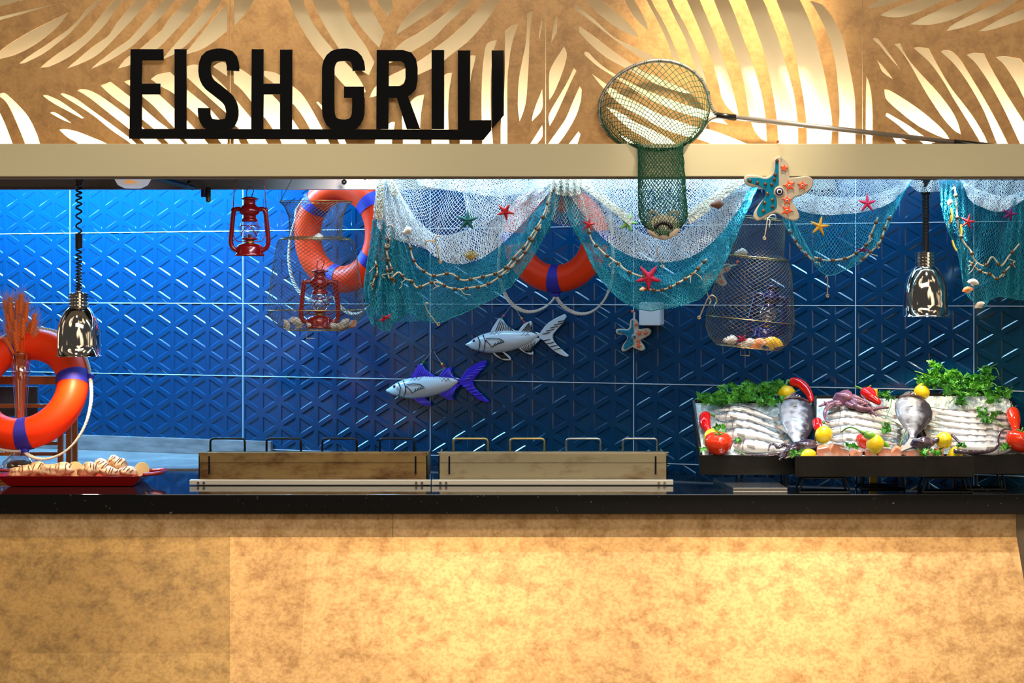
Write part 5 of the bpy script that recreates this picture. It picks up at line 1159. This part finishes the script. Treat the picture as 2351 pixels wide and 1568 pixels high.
# wire stands
def stand(label,x0,x1,y0,y1,zt_,zt2=None,flare=.018):
    zt2=zt2 or zt_; t=thing('wire_stand',label,'stand',((x0+x1)/2,y0,.9)); f=flare; z=.9042
    b=MB(); b.tube([(x0-f,y0-f*.3,z),(x1+f,y0-f*.3,z),(x1+f,y1+f*.2,z),(x0-f,y1+f*.2,z)],.0042,6,True); b.build('base_frame',M['wire'],t)
    b=MB(); b.tube([(x0,y0,zt_-.005),(x1,y0,zt_-.005),(x1,y1,zt2-.005),(x0,y1,zt2-.005)],.0042,6,True); b.build('top_frame',M['wire'],t)
    for (xa,ya,xb,yb,zz) in ((x0-f,y0-f*.3,x0,y0,zt_),(x1+f,y0-f*.3,x1,y0,zt_),(x1+f,y1+f*.2,x1,y1,zt2),(x0-f,y1+f*.2,x0,y1,zt2)):
        b=MB(); b.tube([(xa,ya,z),(xb,yb,zz-.005)],.0042,6); b.build('leg',M['wire'],t)
zf=EZ-(1047-HY)*8.36/F-.080
stand('black wire stand under the left part of the low front tray',P(1845,0,8.38).x,P(1940,0,8.38).x,8.375,8.47,zf)
stand('black wire stand under the right part of the low front tray',P(2128,0,8.38).x,P(2220,0,8.38).x,8.375,8.47,zf)
zL=P(0,1045,8.56).z-.077
stand('black wire stand carrying the left tilted tray behind the steel plates',P(1708,0,8.6).x,P(1795,0,8.6).x,8.60,8.74,zL+.035,zL+.14)
stand('black wire stand carrying the middle tilted tray',P(1985,0,8.6).x,P(2062,0,8.6).x,8.56,8.70,P(0,1032,8.52).z-.077+.025,P(0,1032,8.52).z-.077+.14)
stand('black wire stand carrying the right tilted tray, its foot showing at the right',P(2215,0,8.5).x,P(2296,0,8.5).x,8.49,8.60,P(0,1043,8.45).z-.077+.03,P(0,1043,8.45).z-.077+.14)
# stacked steel plates
for k in range(2):
    z=.9+.0125*k; b=MB(); a,c=P(1683,0,8.345).x,P(1808,0,8.345).x; d,e=P(1637,0,8.8).x,P(1770,0,8.8).x
    b.hexa([(a,8.345,z),(c,8.345,z),(e,8.8,z),(d,8.8,z)],[(a,8.345,z+.0115),(c,8.345,z+.0115),(e,8.8,z+.0115),(d,8.8,z+.0115)]); tag(b.build('steel_plate',M['steel'],bev=.001),('lower' if k==0 else 'upper')+' of the two flat steel plates stacked on the counter under the left tray','plate')
b=MB(); b.box(P(1996,0,8.84).x,P(2014,0,8.84).x,8.83,8.85,.9,P(0,893,8.84).z); tag(b.build('upright_board',M['yel'],bev=.003),'narrow yellow board standing on the counter behind the middle tray','board')
# fish
def fish(label,tr,h,tl,thick,lift,back='fish',prof=None,bend=.0,group=None,name='silver_fish',cat='fish',upright=Vector((0,1,-.35))):
    H=PT(tr,*h,lift); T=PT(tr,*tl,lift); X=(T-H); L=X.length; X.normalize(); Y=(upright-X*upright.dot(X)).normalized(); Z=X.cross(Y)
    Mx=Matrix((X,Y,Z)).transposed().to_4x4(); Mx.translation=H
    t=thing(name,label,cat,(0,0,0),group); hh=thick*(.57 if back=='fish' else .5)*H.y/F; prof=prof or [(0,.16),(.04,.42),(.12,.78),(.25,1),(.45,1),(.65,.78),(.82,.45),(.92,.25),(1,.28)]
    px_,pr_=zip(*prof); n=26; m=16; V=[];Fc=[];A_=[]
    for i in range(n+1):
        f=i/n; r=hh*np.interp(f,px_,pr_); zc=bend*L*math.sin(math.pi*f)
        for k in range(m):
            a=2*math.pi*k/m; z=math.sin(a); V.append((f*L,-math.cos(a)*r*(.62 if hh<.03 else .42)*(1 if f<.8 else .6),zc+z*r)); A_.append(.62*max(0,z*1.15)**.9+(.22 if f<.2 else 0)-(.04 if back=='fish' else -.22))
    for i in range(n):
        for k in range(m): Fc.append((i*m+k,i*m+(k+1)%m,(i+1)*m+(k+1)%m,(i+1)*m+k))
    Fc+=[tuple(range(m)),tuple(n*m+k for k in range(m))[::-1]]
    b=MB(); b.add(V,Fc,a=A_); b.build('body',M[back],t,smooth=True)
    w_=(.62 if hh<.03 else .42); S1=lambda f:hh*np.interp(f,px_,pr_)
    e=Vector((.10*L,-S1(.10)*w_*.86,S1(.1)*.30+bend*L*.3)); b=MB(); b.ball(e,hh*.13,hh*.06,hh*.13,10,6); ey=b.build('eye',M['eyew'],t,smooth=True); b=MB(); b.ball(e+Vector((0,-hh*.04,0)),hh*.075,hh*.04,hh*.075,8,5); b.build('pupil',M['blk'],ey,smooth=True)
    b=MB(); g=[(.21*L+hh*.12*math.cos(a)*-1.5,-S1(.21)*w_*math.cos(a*1.15)*1.01-.0004,S1(.21)*math.sin(a*1.15)+bend*L*.6) for a in np.linspace(-.9,.9,9)]; b.tube(g,hh*.035,4); b.build('gill_slit',M['char'],t)
    b=MB(); x=.25*L; y=-S1(.27)*w_*1.0; zz=bend*L*.65; hh_=hh; hh=hh*(1 if back=='fish' else .45); b.add([(x,y-.001,zz),(x+hh*1.1,y-.004,zz-.10*hh),(x+hh*1.2,y-.004,zz-.45*hh),(x+hh*.1,y-.001,zz-.25*hh),(x,y+.001,zz),(x+hh*1.1,y-.002,zz-.10*hh),(x+hh*1.2,y-.002,zz-.45*hh),(x+hh*.1,y+.001,zz-.25*hh)],[(0,1,2,3),(7,6,5,4),(0,4,5,1),(1,5,6,2),(2,6,7,3),(3,7,4,0)]); b.build('pectoral_fin',M['fin'],t); hh=hh_
    b=MB(); q=S1(1); b.add([(L*.985,-.0015,-q*.7),(L*.985,-.0015,q*.7),(L+hh*.95,-.0012,hh*.75),(L+hh*.55,-.0012,0),(L+hh*.95,-.0012,-hh*.75)]+[(L*.985,.0015,-q*.7),(L*.985,.0015,q*.7),(L+hh*.95,.0012,hh*.75),(L+hh*.55,.0012,0),(L+hh*.95,.0012,-hh*.75)],[(0,1,2,3,4),(9,8,7,6,5),(0,5,6,1),(1,6,7,2),(2,7,8,3),(3,8,9,4),(4,9,5,0)]); b.build('tail_fin',M['fin'],t)
    b=None
    for f0,f1,s_ in ((.38,.56,1),(.6,.75,-1)):
        b=MB(); pts=[(f0*L,0,s_*S1(f0)*.95),((f0+.04)*L,0,s_*(S1(f0)+hh*.28)),(f1*L,0,s_*(S1(f1)+hh*.06)),(f1*L,0,s_*S1(f1)*.9)]; zc=bend*L*math.sin(math.pi*(f0+f1)/2)
        b.add([(x,-.001,z+zc) for x,y,z in pts]+[(x,.001,z+zc) for x,y,z in pts],[(0,1,2,3),(7,6,5,4),(0,4,5,1),(1,5,6,2),(2,6,7,3),(3,7,4,0)]); b.build('dorsal_fin' if s_>0 else 'anal_fin',M['fin'],t)
    t.matrix_world=Mx; return t
o_=['topmost','second from the top','middle one','fourth from the top','lowest']
for k,(h,tl,th,be) in enumerate((((1650,941),(1776,962),22,.05),((1641,955),(1780,981),27,.05),((1657,973),(1790,1000),25,.045),((1656,995),(1800,1016),29,.04),((1683,1022),(1806,1034),30,.02))):
    fish('silver fish lying head-left in the left tray, %s of five'%o_[k],'L',h,tl,th,.022+.006*(4-k)*0,bend=be)
o_=['topmost, under the octopus','second from the top','third from the top','fourth from the top','fifth from the top','lowest, behind the mushrooms']
o_[5]='lowest, behind the lemon and pepper'
for k,(h,tl,th,be) in enumerate((((1897,938),(2052,957),26,.06),((1897,954),(2058,974),25,.05),((1893,972),(2060,990),25,.05),((1897,990),(2060,1004),24,.05),((1902,1008),(2060,1020),24,.04),((1905,1026),(2060,1034),24,.03))):
    fish('silver fish lying in the middle tray, %s of six'%o_[k],'M',h,tl,th,.024,bend=be)
o_=['topmost','second from top','third from top','fourth from top','fifth from top','lowest']
for k,(h,tl,th,be) in enumerate((((2322,957),(2126,935),30,.06),((2325,972),(2132,950),26,.05),((2328,986),(2135,966),26,.04),((2328,1001),(2136,982),26,.035),((2326,1014),(2136,1000),28,.03),((2322,1030),(2166,1018),30,.02))):
    t=fish('long silver fish in the right tray, head right, %s of six'%o_[k],'R',h,tl,th,.024,bend=-be,upright=Vector((0,1,-.35)))
    t.matrix_world=t.matrix_world@Matrix.Diagonal((1,1,-1,1))
BP=[(0,.12),(.05,.34),(.14,.66),(.28,.94),(.42,1),(.58,.93),(.75,.6),(.88,.28),(.95,.17),(1,.2)]
fish('large dark grey whole fish lying head-up between the left and middle rows of silver fish','L',(1822,903),(1832,1030),84,.065,back='bream',prof=BP,bend=.03,name='large_fish')
fish('large pale silver whole fish lying head-up between the middle and right rows of silver fish','R',(2086,900),(2096,1006),86,.085,back='bream',prof=BP,bend=.06,name='large_fish')
# octopus
def octo(label,tr,c,rx,rz,lift,tents,m='octo',suck=True,ry=.03):
    C=PT(tr,*c,lift); t=thing('octopus',label,'octopus',C); u=C.y/F
    b=MB(); b.ball(C,rx*u,ry,rz*u,24,14,fn=lambda q:1+.10*math.sin(q.x*4+1)+.07*math.sin(q.z*6+q.x*3)); b.build('mantle',M[m],t,smooth=True)
    for pts,r in tents:
        c_=crv(pts,30); W=[PT(tr,x,y,lift+.008*math.sin(i*.3)) for i,(x,y) in enumerate(c_)]
        rr=np.linspace(r,r*.28,30)*u; b=MB(); b.tube(W,rr,9); ar=b.build('arm',M[m],t,smooth=True)
        if suck:
            b=MB()
            for i in range(3,29,2):
                tg=(W[i+0]-W[i-1]).normalized(); nn=tg.cross(Vector((0,1,0))); b.ball(W[i]+nn*rr[i]*.55+Vector((0,-rr[i]*.8,0)),rr[i]*.33,rr[i]*.2,rr[i]*.33,7,4)
            b.build('suckers',M['sucker'],ar,smooth=True)
    return t
octo('purple octopus draped over the top of the middle row of fish','M',(1938,913),27,17,.075,[([(1925,925),(1905,925),(1888,930),(1880,933)],7),([(1915,925),(1900,935),(1893,950),(1897,965),(1904,970)],7),([(1930,928),(1915,930),(1900,928),(1892,922)],6),([(1955,925),(1975,938),(2000,940),(2025,936),(2040,936)],9),([(1960,920),(1985,928),(1998,938),(2005,948),(2014,956)],8),([(1945,928),(1960,934),(1975,932),(1990,926)],7),([(1960,912),(1985,922),(2000,930)],8)])
octo('dark glossy octopus at the front left, its arms hanging over the left tray rim','L',(1850,1024),35,15,.085,[([(1830,1022),(1812,1030),(1800,1040),(1790,1050)],8),([(1825,1030),(1805,1040),(1796,1050),(1788,1056)],8),([(1820,1026),(1800,1022),(1786,1028),(1778,1020),(1768,1022),(1764,1034)],6),([(1820,1034),(1780,1042),(1740,1045),(1700,1043)],5),([(1870,1022),(1885,1028),(1895,1036)],7)],m='octod')
octo('dark octopus mound between the second large fish and the lemon, one arm curling right','R',(2118,1018),30,15,.085,[([(2140,1015),(2180,1000),(2192,1005),(2204,1018),(2212,1026)],7),([(2190,1036),(2230,1038),(2270,1036),(2290,1025),(2292,1005),(2300,988),(2318,985),(2335,998)],6)],m='octod')
# vegetables and lemons
def tomato(label,P0,r,yaw=0):
    t=thing('tomato',label,'tomato',(0,0,0)); b=MB(); n=32; pr=[(0,-.72),(.45,-.74),(.85,-.45),(1,0),(.93,.42),(.66,.68),(.3,.70),(.08,.6),(0,.56)]
    V=[];Fc=[]
    for q,z in [(np.interp(i/20,np.linspace(0,1,9),[p[0] for p in pr]),np.interp(i/20,np.linspace(0,1,9),[p[1] for p in pr])) for i in range(21)]:
        for k in range(n):
            a=2*math.pi*k/n; e=1+.045*math.cos(5*a+.4)*(1 if z>0 else .4); V.append((q*r*e*math.cos(a),q*r*e*math.sin(a),z*r))
    for i in range(20):
        for k in range(n): Fc.append((i*n+k,i*n+(k+1)%n,(i+1)*n+(k+1)%n,(i+1)*n+k))
    b.add(V,Fc); b.build('tomato_body',M['tomato'],t,smooth=True)
    b=MB()
    for k in range(6):
        a=k*1.047+.3; b.tube([(0,0,r*.6),(r*.2*math.cos(a),r*.2*math.sin(a),r*.72),(r*.42*math.cos(a),r*.42*math.sin(a),r*.74)],[r*.05,r*.045,r*.01],4)
    b.tube([(0,0,r*.58),(0,0,r*.78),(r*.1,0,r*.95)],r*.06,6); b.build('calyx',M['stem'],t,smooth=True); t.location=P0; t.rotation_euler=(.25,0,yaw); return t
def lemon(label,P0,r,rot=(0,0,0),m='lemon'):
    t=thing('lemon',label,'lemon',(0,0,0)); b=MB(); b.lathe([(0,-1.22*r),(.16*r,-1.16*r),(.32*r,-1.02*r),(.75*r,-.72*r),(.98*r,-.2*r),(.98*r,.2*r),(.75*r,.72*r),(.36*r,1.0*r),(.2*r,1.1*r),(0,1.12*r)],n=24); b.build('peel',M[m],t,smooth=True,subs=1)
    b=MB(); b.ball((0,0,1.12*r),.07*r,n=8,m=5); b.build('stem_end',M['greenp'],t,smooth=True); t.location=P0; t.rotation_euler=rot; return t
def pepper(label,pts,r,stem,m='chili',name='chili_pepper'):
    t=thing(name,label,'pepper',pts[0]); c=crv([tuple(q) for q in pts],24); rr=[r*v for v in np.interp(np.linspace(0,1,24),[0,.04,.15,.5,.85,.97,1],[.35,.85,1,.95,.6,.3,.08])]
    b=MB(); b.tube(c,rr,14); b.build('pod',M[m],t,smooth=True); b=MB(); cs=crv([tuple(q) for q in stem],10); b.tube(cs,[r*.55,r*.4]+[r*.2]*7+[r*.24],7); b.build('stalk',M['stem'],t,smooth=True); return t
q=PT('L',1649,1018,.05); tomato('large red tomato in the front left corner of the left tray',q,.056)
q=PT('R',2340,1012,.045); tomato('large orange-red tomato at the right edge of the photo in the right tray',q,.056,1)
q=PT('M',1988,1013,.055); tomato('half hidden red tomato behind the yellow lemon in the middle tray',q,.040,.4)
lemon('yellow lemon on top behind the large dark fish',PT('L',1806,902,.04),.032,(0,1.4,0))
lemon('yellow lemon between the large dark fish and the middle row',PT('M',1891,998,.06),.035,(.5,.5,0))
lemon('yellow lemon standing on end behind the large pale fish',PT('R',2116,902,.0),.034,(0,0,0))
lemon('yellow lemon in front of the right row of long fish',PT('R',2167,1011,.075),.034,(1.5,.2,.1))
lemon('yellow lemon in the centre of the low front tray, under the green pepper',P(2009,1020,8.40),.036,(.2,.1,0))
lemon('yellow lemon in the front left corner of the low front tray',P(1856,1046,8.41),.028,(0,1.2,0))
lemon('orange-yellow lemon in the right part of the low front tray',P(2193,1045,8.41),.030,(0,.2,0))
lemon('yellow lemon behind the large tomato at the left',PT('L',1634,1002,.03),.032,(0,1.0,0))
pepper('long red chili pepper standing over the large dark fish at the top',[PT('L',1814,876,.06),PT('L',1838,882,.07),PT('L',1856,902,.07),PT('L',1864,924,.06)],.021,[PT('L',1815,876,.06),PT('L',1808,873,.06),PT('L',1806,882,.06)])
pepper('red chili pepper beside the octopus at the top of the middle tray',[PT('M',1981,897,.08),PT('M',1995,908,.085),PT('M',2008,917,.085),PT('M',2022,928,.08)],.021,[PT('M',1981,897,.08),PT('M',1974,891,.08),PT('M',1963,887,.08)])
pepper('small red chili pepper behind the other one near the yellow board',[PT('M',1990,892,.03),PT('M',2003,900,.03),PT('M',2008,910,.03)],.013,[PT('M',1990,892,.03),PT('M',1996,887,.03),PT('M',2000,885,.03)])
pepper('short red pepper standing against the left rim of the left tray',[PT('L',1620,953,.035),PT('L',1619,970,.04),PT('L',1624,985,.04),PT('L',1632,996,.035)],.025,[PT('L',1621,953,.035),PT('L',1632,952,.03),PT('L',1641,955,.03)])
pepper('small red pepper behind the lemon beside the large dark fish',[PT('M',1876,965,.05),PT('M',1878,980,.05),PT('M',1884,995,.05)],.020,[PT('M',1880,965,.05),PT('M',1888,968,.05),PT('M',1892,972,.05)])
pepper('orange-red pepper standing above the tomato at the right edge',[PT('R',2324,942,.04),PT('R',2328,960,.045),PT('R',2331,978,.045),PT('R',2332,992,.04)],.026,[PT('R',2324,942,.04),PT('R',2322,937,.04),PT('R',2320,935,.04)],m='chilio')
pepper('pale green pepper with a long curved stalk lying across the low front tray',[P(1984,996,8.40),P(2000,1002,8.395),P(2020,1014,8.40),P(2044,1030,8.41)],.017,[P(1984,996,8.40),P(1972,988,8.41),P(1955,981,8.43),P(1942,984,8.45),P(1932,992,8.47)],m='greenp',name='green_pepper')
# salmon pieces
def chunk(label,px,py,D,w_,h_,rot,seed,skin=False):
    rr=random.Random(seed); t=thing('salmon_piece',label,'salmon',(0,0,0)); b=MB(); j=lambda:rr.uniform(-.006,.006)
    x,y,z=w_/2,.022,h_; bt=[(-x+j(),-y,0),(x+j(),-y,0),(x+j(),y,0),(-x+j(),y,0)]; tp=[(-x*.8+j(),-y*.9,z+j()),(x*.75+j(),-y*.9,z+j()),(x*.7+j(),y*.8,z*.95+j()),(-x*.8+j(),y*.8,z*.9+j())]
    b.hexa(bt,tp); b.build('flesh',M['salmon'],t,bev=.005)
    if skin: b=MB(); b.hexa([(p[0]*1.02,p[1]*1.02-.0005,p[2]-.002) for p in tp],[(p[0]*.99,p[1]*.99,p[2]+.0025) for p in tp]); b.build('skin',M['skin'],t,bev=.001)
    t.location=P(px,py,D); t.rotation_euler=(.35,rot,rr.uniform(-.4,.4))
sl=['left end of the row, pink','second from the left, leaning','greyish, third from the left','small orange piece left of the lemon','small orange piece touching the lemon','below the lemon, with silver skin','right of the lemon, with silver skin','orange piece leaning right of the lemon','small one further back','pale, with skin, right of the middle','pale, in the right part','orange, at the right end']
for k,(x,y,w_,h_,r_,sk) in enumerate(((1893,1047,.06,.045,-.2,0),(1912,1045,.055,.052,.3,1),(1932,1048,.05,.040,.2,1),(1958,1048,.035,.03,.5,0),(1974,1049,.03,.025,-.3,0),(1998,1048,.05,.036,-.1,1),(2026,1048,.055,.04,.15,1),(2056,1048,.045,.045,.5,0),(2078,1040,.035,.03,0,0),(2093,1047,.06,.036,-.15,1),(2124,1047,.055,.036,.1,1),(2150,1048,.04,.034,.4,0))):
    chunk('salmon piece in the low front tray, '+sl[k],x,y,8.42,w_,h_,r_,k,sk)
# parsley
def leafoutline():
    o=[(0,0)]
    for a,r in ((-75,.55),(-62,.42),(-55,.62),(-42,.38),(-28,.75),(-15,.62),(-8,.95),(0,1.05),(8,.95),(15,.62),(28,.75),(42,.38),(55,.62),(62,.42),(75,.55)): o.append((r*math.sin(math.radians(a)),r*math.cos(math.radians(a))))
    return o
LO=leafoutline()
def addleaf(b,c,size,q,rg):
    cup=rg.uniform(.1,.5); V=[q@Vector((x*size,-cup*size*(x*x)+.15*size*y*y*rg.uniform(-1,1),y*size))+c for x,y in LO]; b.add([tuple(v) for v in V],[(0,k,k+1) for k in range(1,len(LO)-1)])
def bunch(label,tr,ells,n,size,stems,seed,lift=.05,cat='herb',name='parsley_bunch'):
    rg=np.random.default_rng(seed); c0=PT(tr,*ells[0][:2],lift); t=thing(name,label,cat,c0); b=MB(); W=sum(e[2]*e[3] for e in ells)
    for e in ells:
        for k in range(int(n*e[2]*e[3]/W)):
            a=rg.uniform(0,6.283); r=math.sqrt(rg.random()); c=PT(tr,e[0]+e[2]*r*math.cos(a),e[1]+e[3]*r*math.sin(a),lift+rg.uniform(-.035,.035)); s_=size*rg.uniform(.7,1.2)
            for l_ in range(3):
                ax=a+math.pi/2*0+(l_-1)*1.0+rg.normal(0,.5); from_=Matrix.Rotation(rg.normal(0,.7),3,'X')@Matrix.Rotation(math.pi/2-a+(l_-1)*1.1+rg.normal(0,.4),3,'Y')@Matrix.Rotation(rg.normal(0,.6),3,'Z'); addleaf(b,c,s_,from_,rg)
    b.build('foliage',M['leaf'],t)
    for pts in stems:
        b=MB(); b.tube([PT(tr,x,y,lift) for x,y in crv(pts,14)],.0018,5); b.build('stem',M['greenp'],t,smooth=True)
    return t
bunch('wide bunch of curly green parsley along the back of the left tray','L',[(1645,915,32,17),(1690,903,40,22),(1740,897,40,26),(1775,890,22,18),(1770,920,25,12),(1617,912,12,6)],250,.021,[[(1640,920),(1665,900),(1690,905)],[(1700,890),(1730,900),(1750,925)],[(1612,912),(1640,915),(1660,925)]],1)
bunch('tall bunch of parsley rising behind the right tray','R',[(2135,870,26,18),(2165,868,34,26),(2205,880,40,32),(2250,885,34,28),(2150,838,12,9),(2262,850,14,10),(2300,900,18,16),(2210,918,14,12),(2285,918,14,12)],300,.021,[[(2180,925),(2215,890),(2262,850),(2290,835)],[(2190,880),(2200,905),(2210,920)],[(2250,885),(2280,880),(2300,900)],[(2262,850),(2285,845),(2294,862)],[(2100,852),(2120,858),(2140,866)]],2,lift=.02)
SP=[('parsley sprig beside the red chili at the top of the middle tray','M',[(2025,903,14,9),(2042,912,9,8)],12,[[(2048,912),(2044,935),(2034,960)]],.07),
('parsley sprig lying on the large pale fish','M',[(2105,955,12,9),(2082,968,8,7)],11,[[(2100,955),(2082,985),(2066,1022)]],.13),
('parsley leaves hanging between the middle fish and the large pale fish','M',[(2038,985,10,10),(2034,972,8,5)],9,[[(2030,972),(2050,968),(2062,975)]],.07),
('parsley sprig lying across the long fish in the right tray','R',[(2250,945,14,9),(2285,948,12,7),(2262,965,16,7)],18,[[(2262,958),(2290,970),(2328,992)]],.07),
('small parsley sprig beside the tomato in the left tray','L',[(1652,982,9,9)],7,[[(1652,990),(1655,1000)]],.07),
('single parsley leaf right of the large tomato in the left tray','L',[(1690,1012,7,7)],3,[[(1685,1030),(1700,1038),(1712,1043)]],.07),
('parsley leaf in the corner between the dark octopus and the low front tray','L',[(1828,1040,10,6)],6,[[(1820,1042),(1840,1040)]],.12),
('parsley leaves left of the lemon in the low front tray','M',[(1955,1024,10,6)],6,[[(1955,1024),(1970,1032)]],.12),
('parsley sprig on the salmon right of the centre of the low front tray','M',[(2115,1040,10,8),(2150,1036,14,8)],13,[[(2105,1030),(2125,1045)]],.14),
('parsley leaf right of the lemon in front of the right tray','R',[(2207,1022,7,6)],4,[[(2195,1030),(2207,1022)]],.09),
('parsley leaf left of the tomato in the right tray','R',[(2307,1024,6,8)],4,[[(2300,1015),(2308,1030)]],.07),
('thin green sprig hanging over the left corner of the left tray','L',[(1612,1030,3,2)],1,[[(1605,1027),(1612,1029),(1620,1038)]],.05)]
for k,(l_,tr,el,n,st,li) in enumerate(SP): bunch(l_,tr,el,n,.019,st,20+k,lift=li,name='parsley_sprig')
